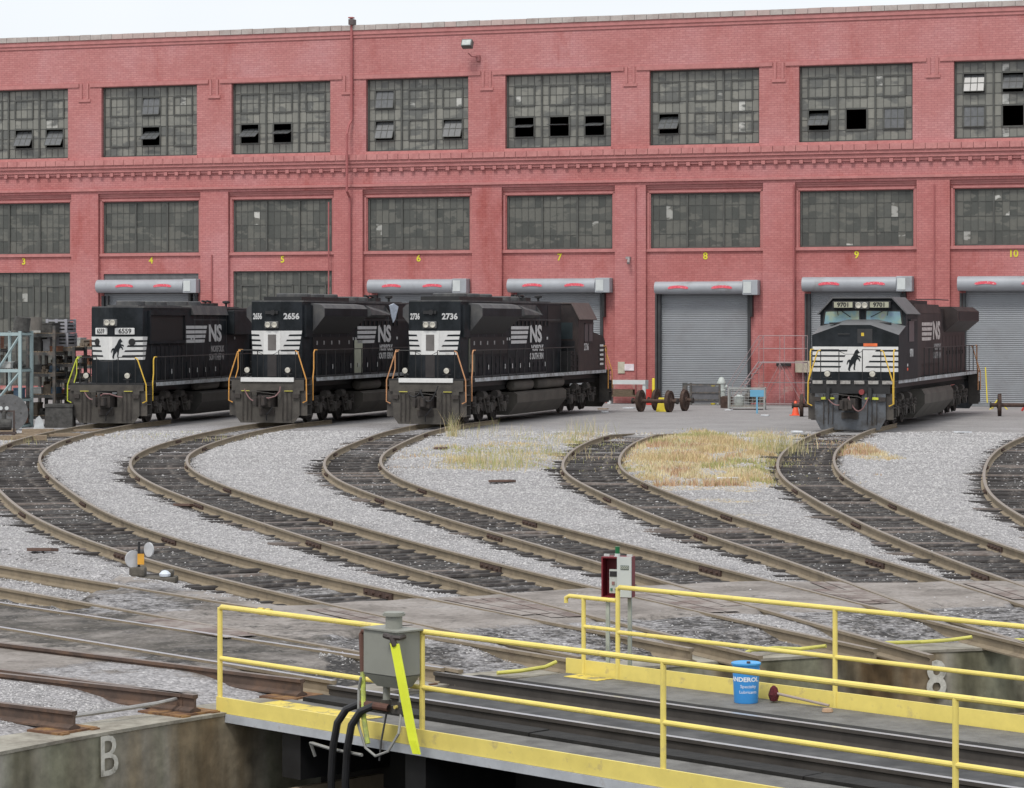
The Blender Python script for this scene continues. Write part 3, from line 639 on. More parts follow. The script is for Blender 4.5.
# ledge, frieze, dentils
q = MB(); u = U0
while u < U1: q.box(u+.012, min(U1, u+.55), -.34, -.001, 12.06, 12.34+rr.uniform(-.006, .006)); u += .56
q.build('ledge', bricklt, bld)
q = MB(); q.box(U0, U1, -.27, -.004, 11.90, 12.057); q.box(U0, U1, -.18, -.004, 11.70, 11.897); q.box(U0, U1, -.10, -.004, 11.56, 11.697)
u = U0+.2
while u < U1: q.box(u, u+.18, -.165, -.1003, 11.48, 11.66); u += .615
q.build('dentil_course', brickd, bld)
q = MB(); q.box(U0, U1, -.10, -.003, 10.74, 10.86)
for k in range(K0, K1+1):
    u = bu(k); a, b_ = u-P/2+.775, u+P/2-.775
    q.box(a+.002, b_-.002, .10, .218, 10.50, 10.598); q.box(a+.002, b_-.002, .16, .218, 10.40, 10.498)
    for s_ in (-1, 1): q.box(u+s_*2.82-.05, u+s_*2.82+.05, .17, .218, 7.45, 10.3)
    q.box(u-2.87, u+2.87, .17, .218, 10.22, 10.32); q.box(u-2.9, u+2.9, .12, .218, 7.36, 7.50)
q.build('moulding', brickd, bld)
q = MB()
for k in range(K0, K1+1):
    u = bu(k); q.box(u-2.75, u+2.75, -.06, .35, 12.344, 12.50)
q.build('window_sill_course', bricklt, bld)

# ---- steel windows
def glass_mat(name, lo, hi, blotch, sc, t0, t1):
    m = bpy.data.materials.new(name); m.use_nodes = True; n = m.node_tree; b = n.nodes['Principled BSDF']; L = n.links.new
    b.inputs['Roughness'].default_value = .38; b.inputs['Specular IOR Level'].default_value = .45
    at = n.nodes.new('ShaderNodeAttribute'); at.attribute_name = 'pane'
    r = n.nodes.new('ShaderNodeValToRGB'); e = r.color_ramp.elements; e[0].color = lo+(1,); e[1].color = hi+(1,); e.new(.93).color = tuple(x*1.05 for x in hi)+(1,); e[1].position = .9; e[2].position = 1.; e[2].color = (.5, .5, .47, 1)
    L(at.outputs['Fac'], r.inputs[0])
    tc = n.nodes.new('ShaderNodeTexCoord'); mp = n.nodes.new('ShaderNodeMapping'); mp.inputs['Scale'].default_value = (.6, 1, 1.5); L(tc.outputs['Object'], mp.inputs[0])
    t = n.nodes.new('ShaderNodeTexNoise'); t.inputs['Scale'].default_value = sc; t.inputs['Detail'].default_value = 5; t.inputs['Roughness'].default_value = .55; L(mp.outputs[0], t.inputs[0])
    ad = n.nodes.new('ShaderNodeMath'); ad.inputs[1].default_value = 0; L(t.outputs[0], ad.inputs[0]); ml = n.nodes.new('ShaderNodeMath'); ml.operation = 'MULTIPLY'; ml.inputs[1].default_value = .13; L(at.outputs['Fac'], ml.inputs[0]); L(ml.outputs[0], ad.inputs[1])
    r2 = n.nodes.new('ShaderNodeMapRange'); r2.inputs[1].default_value = t0; r2.inputs[2].default_value = t1; L(ad.outputs[0], r2.inputs[0])
    mi = n.nodes.new('ShaderNodeMix'); mi.data_type = 'RGBA'; L(r2.outputs[0], mi.inputs[0]); L(r.outputs[0], mi.inputs[6]); mi.inputs[7].default_value = blotch+(1,)  # noise patches shift the pane colour toward a second tone
    t3 = n.nodes.new('ShaderNodeTexNoise'); t3.inputs['Scale'].default_value = 6; t3.inputs['Detail'].default_value = 4; L(tc.outputs['Object'], t3.inputs[0])
    r3 = n.nodes.new('ShaderNodeValToRGB'); r3.color_ramp.elements[0].color = (.85,.85,.85,1); r3.color_ramp.elements[1].color = (1.15,1.15,1.15,1); L(t3.outputs[0], r3.inputs[0])
    m2 = n.nodes.new('ShaderNodeMix'); m2.data_type = 'RGBA'; m2.blend_type = 'MULTIPLY'; m2.inputs[0].default_value = 1; L(mi.outputs[2], m2.inputs[6]); L(r3.outputs[0], m2.inputs[7]); L(m2.outputs[2], b.inputs['Base Color'])
    return m
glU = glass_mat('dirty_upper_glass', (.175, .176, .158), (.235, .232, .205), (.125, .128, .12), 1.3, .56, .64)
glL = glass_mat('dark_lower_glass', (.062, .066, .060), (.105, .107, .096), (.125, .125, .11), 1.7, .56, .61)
frm = pm('window_steel', (.078, .080, .074), .7, var=.2, scale=3)
sashm = pm('open_sash_glass', (.12, .125, .13), .3, var=.2, scale=6)
def pane_mesh(name, quads, vals, mat, parent, col='pane'):
    vs = []; fs = []
    for qd in quads: k = len(vs); vs += qd; fs.append((k, k+1, k+2, k+3))
    me = bpy.data.meshes.new(name); me.from_pydata(vs, [], fs); a = me.attributes.new(col, 'FLOAT', 'FACE'); a.data.foreach_set('value', vals)
    me.materials.append(mat); o = bpy.data.objects.new(name, me); COL.objects.link(o); o.parent = parent; return o
def steel_window(u, z0, z1, w, y, cols, rows, mat, opens=(), vents=True, seed=0, whites=()):
    """cols per section (3 sections); rows = list of row edges 0..1 from the top"""
    r_ = random.Random(seed); q = MB(); W_ = 2*w; sw = W_/3; H_ = z1-z0
    q.box(u-w, u+w, y-.03, y+.06, z1-.07, z1, frm); q.box(u-w, u+w, y-.03, y+.06, z0, z0+.07, frm)
    for s_ in range(4): uu = u-w+s_*sw; uu = min(max(uu, u-w+.04), u+w-.04); q.box(uu-.045, uu+.045, y-.05, y+.07, z0+.071, z1-.071, frm)
    edges = [z1-e*H_ for e in rows]; quads = []; vals = []; holes = []
    fr = None; t_ = .011
    ventcells = {}
    if vents:
        for s_ in range(3):
            for vi, (ra, rb) in enumerate(((1, 3), (4, 6))): ventcells[(s_, vi)] = (ra, rb)
    for s_ in range(3):
        u0 = u-w+s_*sw+.045; cw = (sw-.09)/cols
        for c in range(cols):
            for i in range(len(edges)-1):
                hole = False
                if vents and 1 <= c <= cols-2:
                    for vi in (0, 1):
                        ra, rb = ventcells[(s_, vi)]
                        if ra <= i < rb and (s_, vi) in opens: hole = True
                if hole: continue
                a, b_ = u0+c*cw, u0+(c+1)*cw; zt, zb_ = edges[i], edges[i+1]
                quads.append([(a, y+.02, zb_), (b_, y+.02, zb_), (b_, y+.02, zt), (a, y+.02, zt)])
                v = r_.random()*.85
                if (s_, c, i) in whites: v = 1.
                elif r_.random() < .012: v = .96
                vals.append(v)
            if c: 
                if not vents: q.box(u0+c*cw-t_, u0+c*cw+t_, y, y+.019, z0+.071, z1-.071, frm)
                else:
                    for i in range(len(edges)-1):
                        inv = 1 < c < cols-1 and any(ventcells[(s_, vi)][0] <= i < ventcells[(s_, vi)][1] and (s_, vi) in opens for vi in (0, 1))
                        if not inv: q.box(u0+c*cw-t_, u0+c*cw+t_, y, y+.019, edges[i+1]+.001, edges[i]-.001, frm)
        for i in range(1, len(edges)-1):
            iv = [vi for vi in (0, 1) if vents and ventcells[(s_, vi)][0] < i < ventcells[(s_, vi)][1] and (s_, vi) in opens]
            if iv: q.box(u0, u0+cw, y-.002, y+.017, edges[i]-t_, edges[i]+t_, frm); q.box(u0+cw*(cols-1), u0+cw*cols, y-.002, y+.017, edges[i]-t_, edges[i]+t_, frm)
            else: q.box(u0, u0+cw*cols, y-.002, y+.017, edges[i]-t_, edges[i]+t_, frm)
        if vents:
            for vi in (0, 1):
                ra, rb = ventcells[(s_, vi)]; a, b_ = u0+cw, u0+cw*(cols-1); zt, zb_ = edges[ra], edges[rb]
                for bx_ in ((a-.04, a+.04, zb_, zt), (b_-.04, b_+.04, zb_, zt), (a, b_, zt-.04, zt+.04), (a, b_, zb_-.04, zb_+.04)):
                    q.box(bx_[0], bx_[1], y-.035, y-.003, bx_[2], bx_[3], frm)
    win = q.build('window', None, bld)
    pane_mesh('pane', quads, vals, mat, win)
    if vents:
        for s_ in range(3):
            u0 = u-w+s_*sw+.045; cw = (sw-.09)/cols
            for vi in (0, 1):
                if (s_, vi) not in opens: continue
                an = opens[(s_, vi)]
                if an is None: continue
                ra, rb = ventcells[(s_, vi)]; a, b_ = u0+cw+.04, u0+cw*(cols-1)-.04; zt, zb_ = edges[ra]-.04, edges[rb]+.04
                piv = zt-(zt-zb_)*.42; hh = zt-piv; hl = piv-zb_
                M_ = Matrix.Translation(((a+b_)/2, y-.01, piv)) @ Matrix.Rotation(-R(an), 4, 'X'); ww = (b_-a)/2
                sq = MB()
                sq.box(-ww, ww, -.01, .01, -hl, hh, sashm, M_)
                for c in range(4): sq.box(-ww+c*ww*2/3-.018, -ww+c*ww*2/3+.018, -.02, -.0105, -hl, hh, frm, M_)
                for zz in (-hl, (hh-hl)/2, hh): sq.box(-ww, ww, -.024, -.0205, zz-.018, zz+.018, frm, M_)
                sq.build('open_sash', None, win)
    return win
RU = [0, .15, .28, .415, .57, .705, .85, 1]
OPEN = {3: {(1, 1): 35, (2, 1): 35}, 4: {(1, 1): 62, (1, 0): 12}, 5: {(0, 1): 62, (1, 1): 75}, 6: {(0, 0): 14, (0, 1): 28, (2, 1): 28},
        7: {(0, 1): 78, (1, 1): 88, (2, 1): 78}, 8: {(0, 1): 50}, 9: {(0, 1): 50, (1, 1): None, (2, 1): 4}, 10: {(0, 0): 25, (1, 0): 40, (0, 1): 5, (1, 1): None}, 2: {(1, 1): 40}, 11: {(1, 1): 60}}
WH = {5: [(2, 1, 2)], 6: [(1, 1, 2), (2, 3, 2)], 7: [(0, 1, 2)], 8: [(2, 2, 3), (2, 2, 5)], 9: [(2, 0, 1)], 10: [(1, 1, 0), (1, 1, 3), (1, 1, 6)], 4: []}
for k in range(K0, K1+1):
    u = bu(k)
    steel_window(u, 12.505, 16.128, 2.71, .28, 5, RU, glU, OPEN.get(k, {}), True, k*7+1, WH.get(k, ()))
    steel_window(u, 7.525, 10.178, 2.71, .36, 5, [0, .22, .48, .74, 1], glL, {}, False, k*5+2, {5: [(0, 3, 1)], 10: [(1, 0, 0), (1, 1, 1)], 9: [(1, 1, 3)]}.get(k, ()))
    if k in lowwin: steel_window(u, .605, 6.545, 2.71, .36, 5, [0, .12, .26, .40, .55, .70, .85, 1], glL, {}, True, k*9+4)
# light interior fittings seen through the open sashes: pale far windows of the shop
# ---- roll-up doors
def arch_badge(u, z, parent, y):
    q = MB(); n_ = 9; top = []; bot = []
    for i in range(n_+1):
        t = -1+2*i/n_; top.append((t*.5, .065+.06*(1-t*t)-(0 if abs(t) < .99 else .03))); bot.append((t*.5, -.065+.06*(1-t*t)+(0 if abs(t) < .99 else .03)))
    q.prism(top[::-1]+bot, (u, y, z), (1, 0, 0), (0, 0, 1), .012); return q.build('badge', redlogo, parent)
for k in range(K0, K1+1):
    if k in lowwin: continue
    u = bu(k); a = 2.16 if k != 4 else 2.6; ztop = 5.35 if k != 4 else 6.449
    d = MB(); nseg = int(5.4/.09); vs = []; fs = []
    for i in range(nseg*3+1):
        z = i*5.4/(nseg*3); y = .30+(.0, .022, .022)[i % 3]; vs += [(u-a-.12, y, z), (u+a, y, z)]
    for i in range(nseg*3): fs.append((2*i, 2*i+1, 2*i+3, 2*i+2))
    d.add(vs, fs); door = d.build('roll_up_door', grey_door, bld)
    box('bottom_bar', u-a, u+a, .26, .34, 0.01, .14, pm('door_bottom_bar', (.2, .21, .22), .6), door)
    for c_ in (u-a-.10, u+a+.03): MB().box(c_-.07, c_+.07, .10, .34, .01, 5.3).build('guide_rail', pm('door_guide', (.035, .037, .04), .6, var=.3), door)
    if k == 4: box('transom_panel', u-2.69, u+2.69, .3, .35, 5.41, 6.449, pm('grey_transom', (.13, .13, .135), .8), door)
    hz = 5.60 if k == 8 else (5.80 if k == 4 else 5.74); hl_, hr_ = (2.38, 1.98) if k == 8 else ((2.85, 2.1) if k == 4 else (2.50, 2.0)); hR = .30 if k == 8 else .34
    hq = MB(); hq.cyl((u-hl_, -.12, hz), (u+hr_, -.12, hz), hR, 24); hq.box(u-hl_, u+hr_, -.12, .215, hz-hR, hz+hR-.03)
    hs = hq.build('housing', galv, door, smooth=True)
    bx_ = MB(); bx_.box(u+hr_+.01, u+hr_+.75, -.42, .215, hz-.36, hz+.36); mb_ = bx_.build('motor_box', galv, door); bevel(mb_, .03)
    box('cover_plate', u+hr_+.06, u+hr_+.44, -.445, -.42, hz-.27, hz+.27, palep, mb_)
    box('drive_box', u+2.28, u+2.40, -.1, .2, 4.2, hz-.361, blackm, door)
    arch_badge(u-1.18, hz-.02, door, -.125-hR); arch_badge(u+.98, hz-.02, door, -.125-hR)
    q = MB(); q.box(u-2.45, u-2.36, .05, .22, .01, 5.3); q.build('edge_trim', pm('dark_door_trim', (.05, .05, .052), .7), door)
for k in range(0, K1): text('bay_number', str(k), .46, (bu(k)+.02, .205, 7.12), (1, 0, 0), (0, 0, 1), numy, bld, bold=.012)
# downpipes, conduits, lamps
pipem = pm('painted_pipe', (.36, .11, .11), .6, var=.12); pipe2 = pm('pink_pipe', (.50, .22, .20), .6)
def wu(x):                       # facade coordinate of a photo column
    t = (x-512)/2650; return (t*B0.y-B0.x)/(math.cos(-FA)+t*math.sin(-FA))
q = MB(); up = wu(353.5); q.tube([(up, -.14, 19.2), (up, -.14, 14.1), (up-.1, -.3, 13.8), (up-.1, -.5, 13.4), (up-.1, -.52, 10.5), (up-.1, -.14, 10.2), (up-.1, -.14, .2)], .07, 8); q.box(up-.12, up+.12, -.3, -.02, 19.2, 19.26); dp = q.build('downpipe', pipem, bld)
q = MB(); q.box(up-.1, up+.16, -.32, .1, 18.87, 19.15); q.build('rain_head', pm('dark_rain_head', (.10, .08, .08), .7), dp)
for x_, z0_, z1_ in ((213, 0, 7.4), (637, 0, 10.5), (795, 0, 10.5), (935.5, 0, 10.4), (330, 5, 10)):
    q = MB(); uu = wu(x_); q.tube([(uu, -.05, z0_+.05), (uu, -.05, z1_)], .035, 6); q.build('conduit', pipem, bld)
u = wu(474); fl = MB(); fl.box(-.27, .27, -.22, .12, -.19, .19); f_ = fl.build('floodlight', pm('floodlight_case', (.10, .115, .11), .5), bld); f_.matrix_local = Matrix.Translation((u-.02, -.75, 17.62)) @ Matrix.Rotation(R(-25), 4, 'X'); bevel(f_, .03)
q = MB(); q.box(-.22, .22, -.235, -.222, -.15, .13); q.build('lamp_lens', pm('floodlight_glass', (.45, .48, .47), .15), f_)
q = MB(); q.tube([(u, -.7, 17.2), (u+.1, -.5, 17.05), (u+.3, -.12, 17.05)], .03); q.box(u+.2, u+.4, -.16, -.003, 16.85, 17.15); q.build('lamp_bracket', pm('lamp_bracket_paint', (.32, .12, .12), .6), bld)
u = wu(630); q = MB(); q.box(u-.1, u+.1, -.25, -.003, 7.0, 7.12); q.cyl((u+.05, -.2, 6.98), (u+.08, -.42, 6.8), .07, 10); q.build('wall_lamp', pm('wall_lamp_grey', (.3, .27, .27), .6), bld)
for x_, y_, c_ in ((622.5, 368, (.45, .42, .33)), (630.5, 367.6, (.7, .62, .66))):
    u = wu(x_); w_ = .17 if x_ < 625 else .24; h_ = .28 if x_ < 625 else .16; z_ = 3.9+(323-y_)*.0482
    q = MB(); q.box(u-w_, u+w_, -.05, -.003, z_-h_, z_+h_); q.build('wall_sign', pm('wall_sign_%d' % x_, c_, .6), bld)
u = wu(786); q = MB(); q.box(u-.40, u+.30, -.10, -.003, 1.85, 2.02); q.build('dark_vent', blackm, bld)
u = wu(806); q = MB(); q.box(u-.45, u+.3, -.08, -.003, 1.55, 2.1); q.build('pale_wall_panel', pm('pale_wall_board', (.42, .38, .30), .8), bld)
# ================================================================= LOCOMOTIVES
def ramp_z(z): return z
HORSE = [(.30,-1),(.36,-.84),(.25,-.62),(.05,-.42),(-.02,-.25),(.0,-.05),(.10,.10),(.14,.30),(.08,.48),(-.06,.56),(.02,.66),(.14,.80),(.30,.97),(.36,.88),(.46,.86),(.62,.66),(.56,.58),(.42,.62),(.40,.48),(.42,.36),(.60,.40),(.76,.26),(.72,.12),(.64,.12),(.66,.24),(.56,.27),(.40,.18),(.54,.10),(.62,-.04),(.55,-.10),(.48,.02),(.32,.02),(.22,-.14),(.20,-.28),(.36,-.50),(.50,-.70),(.46,-.86),(.50,-1.0)]
HORSE = [(-.55,-1.0),(-.38,-1.0),(-.40,-.86),(-.30,-.62),(-.12,-.44),(-.02,-.30),(.05,-.50),(.00,-.72),(.02,-.90),(.20,-.92),(.14,-.78),(.20,-.55),(.24,-.30),(.30,-.08),(.44,.06),(.60,-.02),(.66,-.16),(.76,-.12),(.70,.10),(.52,.22),(.66,.24),(.80,.14),(.88,.22),(.76,.36),(.54,.38),(.46,.50),(.56,.60),(.66,.58),(.68,.68),(.50,.86),(.42,.98),(.36,.90),(.20,.82),(.06,.58),(-.08,.34),(-.24,.18),(-.36,-.02),(-.48,.04),(-.66,-.06),(-.78,-.34),(-.74,-.48),(-.62,-.26),(-.50,-.16),(-.50,-.40),(-.54,-.62),(-.62,-.82)]
def horse(o, u, v, s, mat, parent, th=.006):
    q = MB(); q.prism([(a*s*.8, b*s) for a, b in HORSE], o, u, v, th); return q.build('horse_emblem', mat, parent)
def wheelset(parent, y, r=.51):
    ax = MB().cyl((-1.0, y, r), (1.0, y, r), .09, 12).build('axle', grime, parent)
    for s in (-1, 1):
        w = MB(); w.lathe([(.05, -.10), (.16, -.10), (.18, -.05), (.40, -.03), (.42, -.06), (r, -.065), (r, .05), (r+.03, .055), (r+.03, .08), (.40, .08), (.38, .04), (.18, .05), (.05, .08)], n=28)
        M_ = Matrix.Translation((s*.76, y, r)) @ Matrix.Rotation(R(90)*(-s), 4, 'Y')
        w.v = [tuple(M_ @ Vector(p)) for p in w.v]; w.build('wheel', grime, parent, smooth=True)
def truck(parent, y0):
    t = MB()
    for s in (-1, 1):
        x0, x1 = (.98, 1.14) if s > 0 else (-1.14, -.98)
        pr = [(y0-2.35, .55), (y0-2.2, .95), (y0-1.5, 1.0), (y0-1.2, .72), (y0-.7, .72), (y0-.3, 1.0), (y0+.4, 1.0), (y0+.8, .72), (y0+1.3, .72), (y0+1.6, 1.0), (y0+2.2, .95), (y0+2.35, .55), (y0+1.9, .50), (y0+1.0, .55), (y0+.9, .42), (y0-.8, .42), (y0-1.0, .55), (y0-1.9, .50)]
        t.prism(pr, (x0, 0, 0), (0, 1, 0), (0, 0, 1), x1-x0)
    t.box(-.62, .62, y0-2.4, y0+2.4, .34, .98); t.box(-.98, .98, y0-.9, y0-.6, .5, .95); t.box(-.98, .98, y0+.6, y0+.9, .5, .95)
    tr = t.build('truck', grime, parent)
    for dy in (-1.75, 0, 1.75):
        wheelset(tr, y0+dy)
        for s in (-1, 1):
            b = MB(); b.cyl((s*1.0, y0+dy, .52), (s*1.30, y0+dy, .52), .17, 14); b.box(min(s*1.14, s*1.26), max(s*1.14, s*1.26), y0+dy-.24, y0+dy+.24, .34, .72); b.build('axle_box', dust, tr)
            for e in (-.38, .38): MB().lathe([(.10, .60), (.12, .62), (.09, .68), (.12, .74), (.09, .80), (.12, .86), (.1, .95)], (s*1.2, y0+dy+e, 0), 10).build('spring', grime, tr)
    for s in (-1, 1):
        for dy in (-.85, .95):
            MB().cyl((s*1.16, y0+dy-.22, 1.02), (s*1.16, y0+dy+.25, 1.02), .15, 12).build('brake_cylinder', dust, tr)
            MB().cyl((s*1.18, y0+dy+.1, .95), (s*1.22, y0+dy+.35, .35), .03, 6).build('brake_rod', dust, tr)
def coupler(parent, y=0.0, d=-1):
    q = MB(); q.box(-.24, .24, y-.30, y+.3, .62, 1.05); q.box(-.12, .12, y-.62, y-.3, .72, .98); 
    q.prism([(-.20, -.02), (.06, -.06), (.2, .08), (.2, .30), (.1, .34), (.04, .2), (-.05, .2), (-.1, .36), (-.22, .30)], (0, y-.55, .70), (1, 0, 0), (0, -1, 0), -.30)
    q.cyl((-.0, y-.75, .66), (0, y-.75, 1.04), .07, 10)
    c = q.build('coupler', grime, parent)
    MB().tube([(-.75, y-.06, 1.15), (-.55, y-.10, 1.2), (-.1, y-.12, 1.16), (.35, y-.1, 1.1), (.55, y-.1, .98)], .018, 6).build('lift_bar', dust, parent)
    return c
def hoses(parent, y, mat, loops):
    for pts in loops: MB().tube(pts, .024, 8).build('air_hose', mat, parent, smooth=True)
def rail_side(parent, s, x, ya, yb, zt, zb, n, mat, mid=False):
    q = MB(); q.tube([(s*x, ya, zt), (s*x, yb, zt)], .02, 6)
    for i in range(n):
        y = ya+(yb-ya)*i/(n-1); q.tube([(s*x, y, zb), (s*x, y, zt)], .02, 6)
    if mid: q.tube([(s*x, ya, (zt+zb)/2), (s*x, yb, (zt+zb)/2)], .015, 6)
    return q.build('side_railing', mat, parent)
def arc_hose(x0, z0, x1, z1, sag, y, n=9):
    return [(x0+(x1-x0)*t, y, z0+(z1-z0)*t-sag*4*t*(1-t)) for t in np.linspace(0, 1, n)]

def base_parts(L, PZ, plow, loc, sillw, gz=.1):
    """pilot, steps, frame, trucks, tank: y from 0 (near coupler end plate) to L"""
    root = loc
    fr = MB(); fr.box(-1.0, 1.0, .12, L-.12, PZ-.34, PZ-.06); fr.box(-1.5, 1.5, .10, L-.10, PZ-.055, PZ)
    fr.build('frame', blackm, root)
    q = MB(); q.box(-.95, .95, .9, L-.9, 1.15, PZ-.345)
    q.build('underframe', pm('underframe_dark', (.012, .011, .011), .9), root)
    for s in (-1, 1):
        q = MB(); q.box(min(s*1.50, s*1.53), max(s*1.50, s*1.53), 1.25, L-1.1, PZ-.12, PZ+.01); q.build('side_sill', sillm, root)
    return root
def pilot(root, PZ, mat, white_edge=True, y=0., d=1, w=1.27, zb=.03):
    q = MB(); wb = w-.22
    q.prism([(-w, 1.22), (-w, .32), (-wb, zb), (wb, zb), (w, .32), (w, 1.22), (.42, 1.22), (.42, .62), (-.42, .62), (-.42, 1.22)], (0, y+.02*d, 0), (1, 0, 0), (0, 0, 1), -.03*d)
    p = q.build('pilot_plate', mat, root)
    q = MB(); yy0, yy1 = sorted((y+.06*d, y+.13*d)); q.box(-1.42, 1.42, yy0, yy1, 1.22, PZ-.06); q.build('end_sill', mat if mat is plowd else blackm, root)
    if white_edge:
        yy0, yy1 = sorted((y+.0*d, y+.055*d)); q = MB(); q.box(-1.04, 1.04, yy0, yy1, PZ-.13, PZ+.03); q.build('white_end_stripe', whitep, root)
    # grab details and chains
    q = MB(); yy = y-.03*d
    for x in (-.95, -.78, -.62, .62, .78, .95): q.tube([(x, yy, 1.2), (x+.02, yy-.02*d, .75), (x, yy, .12)], .016, 5)
    for x in (-1.15, 1.15): q.box(x-.12, x+.12, min(yy-.05*d, yy+.03*d), max(yy-.05*d, yy+.03*d), .95, 1.10)
    q.box(-.30, .30, min(yy-.02*d, yy+.02*d), max(yy-.02*d, yy+.02*d), .33, .55)
    q.build('pilot_fitting', grime, root)
    for s in (-1, 1):
        st = MB()
        x0, x1 = sorted((s*1.10, s*1.53))
        for i, z in enumerate((.32, .70, 1.08, 1.42)):
            yy0, yy1 = sorted((y+.16*d, y+.62*d)); st.box(x0, x1, yy0, yy1, z, z+.03)
        yy0, yy1 = sorted((y+.62*d, y+.65*d)); st.box(x0, x1, yy0, yy1, .25, PZ-.06)
        yy0, yy1 = sorted((y+.13*d, y+.16*d)); st.box(x0, x1, yy0, yy1, .30, 1.22)
        st.build('step', dust, root)
    return p
def hand_rails(root, PZ, top, mats, y=0., d=1, back=1.15):
    for s, m_ in ((-1, mats[0]), (1, mats[1])):
        # front rail: slants from high inner post out and down to the step
        q = MB(); q.tube([(s*1.08, y+.10*d, top-.02), (s*1.18, y+.06*d, top-.06), (s*1.52, y+.05*d, PZ-.05), (s*1.53, y+.06*d, .85), (s*1.38, y+.06*d, .78)], .024, 8); q.build('handrail', m_, root, smooth=True)
        q = MB(); q.tube([(s*1.48, y+(back+.22)*d, top), (s*1.5, y+(back-.1)*d, top), (s*1.5, y+(back-.2)*d, top-.1), (s*1.5, y+(back-.2)*d, PZ+.35), (s*1.53, y+(back-.38)*d, PZ+.02), (s*1.53, y+(back-.38)*d, .85)], .024, 8); q.build('handrail', m_, root, smooth=True)
def end_rail(root, PZ, top, y=0., d=1):
    q = MB(); yy = y+.12*d
    for x in (-1.08, -.42, .42, 1.08): q.tube([(x, yy, PZ), (x, yy, top)], .018, 6)
    for s in (-1, 1): q.tube([(s*.42, yy, top), (s*1.08, yy, top)], .018, 6)
    q.tube([(-.42, yy, top-.05), (-.2, yy, top-.16), (.2, yy, top-.16), (.42, yy, top-.05)], .01, 5)
    return q.build('end_railing', blackm, root)
def lamp_pair(root, c, n_, r=.085, sep=.115, name='headlight', case=True):
    q = MB()
    cc = Vector(c)
    if case: q.cb((cc.x, cc.y, cc.z), (.52, .12, .26))
    o = q.build(name, pm('lamp_case', (.12, .12, .12), .5), root) if case else None
    if case: bevel(o, .03)
    for s in (-1, 1): MB().lathe([(r+.02, 0), (r+.02, .04), (r, .045), (r*.9, .03), (.01, .02)], (0, 0, 0), 18).build('lens', lens, o or root, smooth=True).matrix_local = Matrix.Translation((cc.x+s*sep, cc.y-.06, cc.z)) @ Matrix.Rotation(R(90), 4, 'X')
    return o
def ditch(root, x, y, z):
    q = MB(); q.cyl((x, y-.02, z), (x, y+.14, z), .115, 18); q.box(x-.05, x+.05, y+.02, y+.1, z-.3, z-.1); q.box(x-.15, x+.15, y-.02, y+.08, z-.15, z-.12)
    o = q.build('ditch_light', blackm, root)
    l = MB().lathe([(.105, 0), (.10, .015), (.01, .03)], n=18).build('lens', lens, o, smooth=True); l.matrix_local = Matrix.Translation((x, y-.022, z)) @ Matrix.Rotation(R(90), 4, 'X')
def stripes(root, o, u, wT, wB, sgn, z1, z0, th, nb=4, barstart=.12, skew=0):
    """white block with black bars on a plane; o = inner edge at z=0, u = direction outward"""
    q = MB(); q.prism([(0, z0), (wB, z0), (wT, z1), (0, z1)], o, u, (0, 0, 1), th); q.build('white_stripe_block', whitep, root)
    w = Vector(u).cross(Vector((0, 0, 1))).normalized()*th
    b = MB(); H_ = z1-z0
    for i in range(nb):
        z = z1-H_*(.19+i*.215); wE = wB+(wT-wB)*((z-z0)/H_); x0 = .05+.07*(nb-1-i)+barstart
        x0 = barstart+.10*(nb-1-i) if skew >= 0 else barstart+.10*i
        b.prism([(x0-.03, z-.036), (wE+.002, z-.036), (wE+.002, z+.036), (x0+.02, z+.028)], Vector(o)+w, u, (0, 0, 1), th*.5)
    return b.build('stripe_bar', loco_black, root)
def fans(root, ys, z, r=.62):
    for y in ys:
        q = MB(); q.lathe([(r, 0), (r, .14), (r-.05, .17), (r-.1, .17), (r-.12, .05), (.15, .05), (.12, .12), (.01, .12)], (0, y, z), 28); q.build('roof_fan', loco_roof, root, smooth=True)
def ns_logo(root, x, y0, y1, z0, z1, mat, small, zs):
    # stripes then slanted N and S on the right-hand hood side (plane x = const, u = +y)
    o = (x+.004, 0, 0); u = (0, 1, 0); v = (0, 0, 1); H_ = z1-z0; W_ = y1-y0; xs_ = y0+W_*.55
    q = MB()
    for i in range(4):
        zt = z1-H_*i*.272; zb = zt-H_*.185
        xe = xs_-.10*i-.02
        q.prism([(y0, zb), (xe-.06, zb), (xe, zt), (y0, zt)], o, u, v, .006)
    q.build('logo_stripe', mat, root)
    # N and S as bold letters
    text('logo_lettering', 'NS', H_*1.36, (x+.005, (xs_+y1)/2-.05, (z0+z1)/2+.0), u, v, mat, root, bold=H_*.05, sx=1.55, th=.008)
    for i, s_ in enumerate(('NORFOLK', 'SOUTHERN')):
        text('name_lettering', s_, .34, (x+.004, y1+.05, zs+.05-i*.33), u, v, small, root, bold=.012, align='RIGHT', sx=1.12)
def door_panels(root, x, y0, y1, z0, z1, n, mat):
    q = MB(); w = (y1-y0)/n
    for i in range(n): q.box(x, x+.025, y0+i*w+.03, y0+(i+1)*w-.03, z0, z1)
    o = q.build('hood_door', mat, root); q = MB()
    for i in range(n): q.box(x+.025, x+.05, y0+i*w+.08, y0+i*w+.12, (z0+z1)/2-.08, (z0+z1)/2+.08)
    q.build('latch', blackm, o)

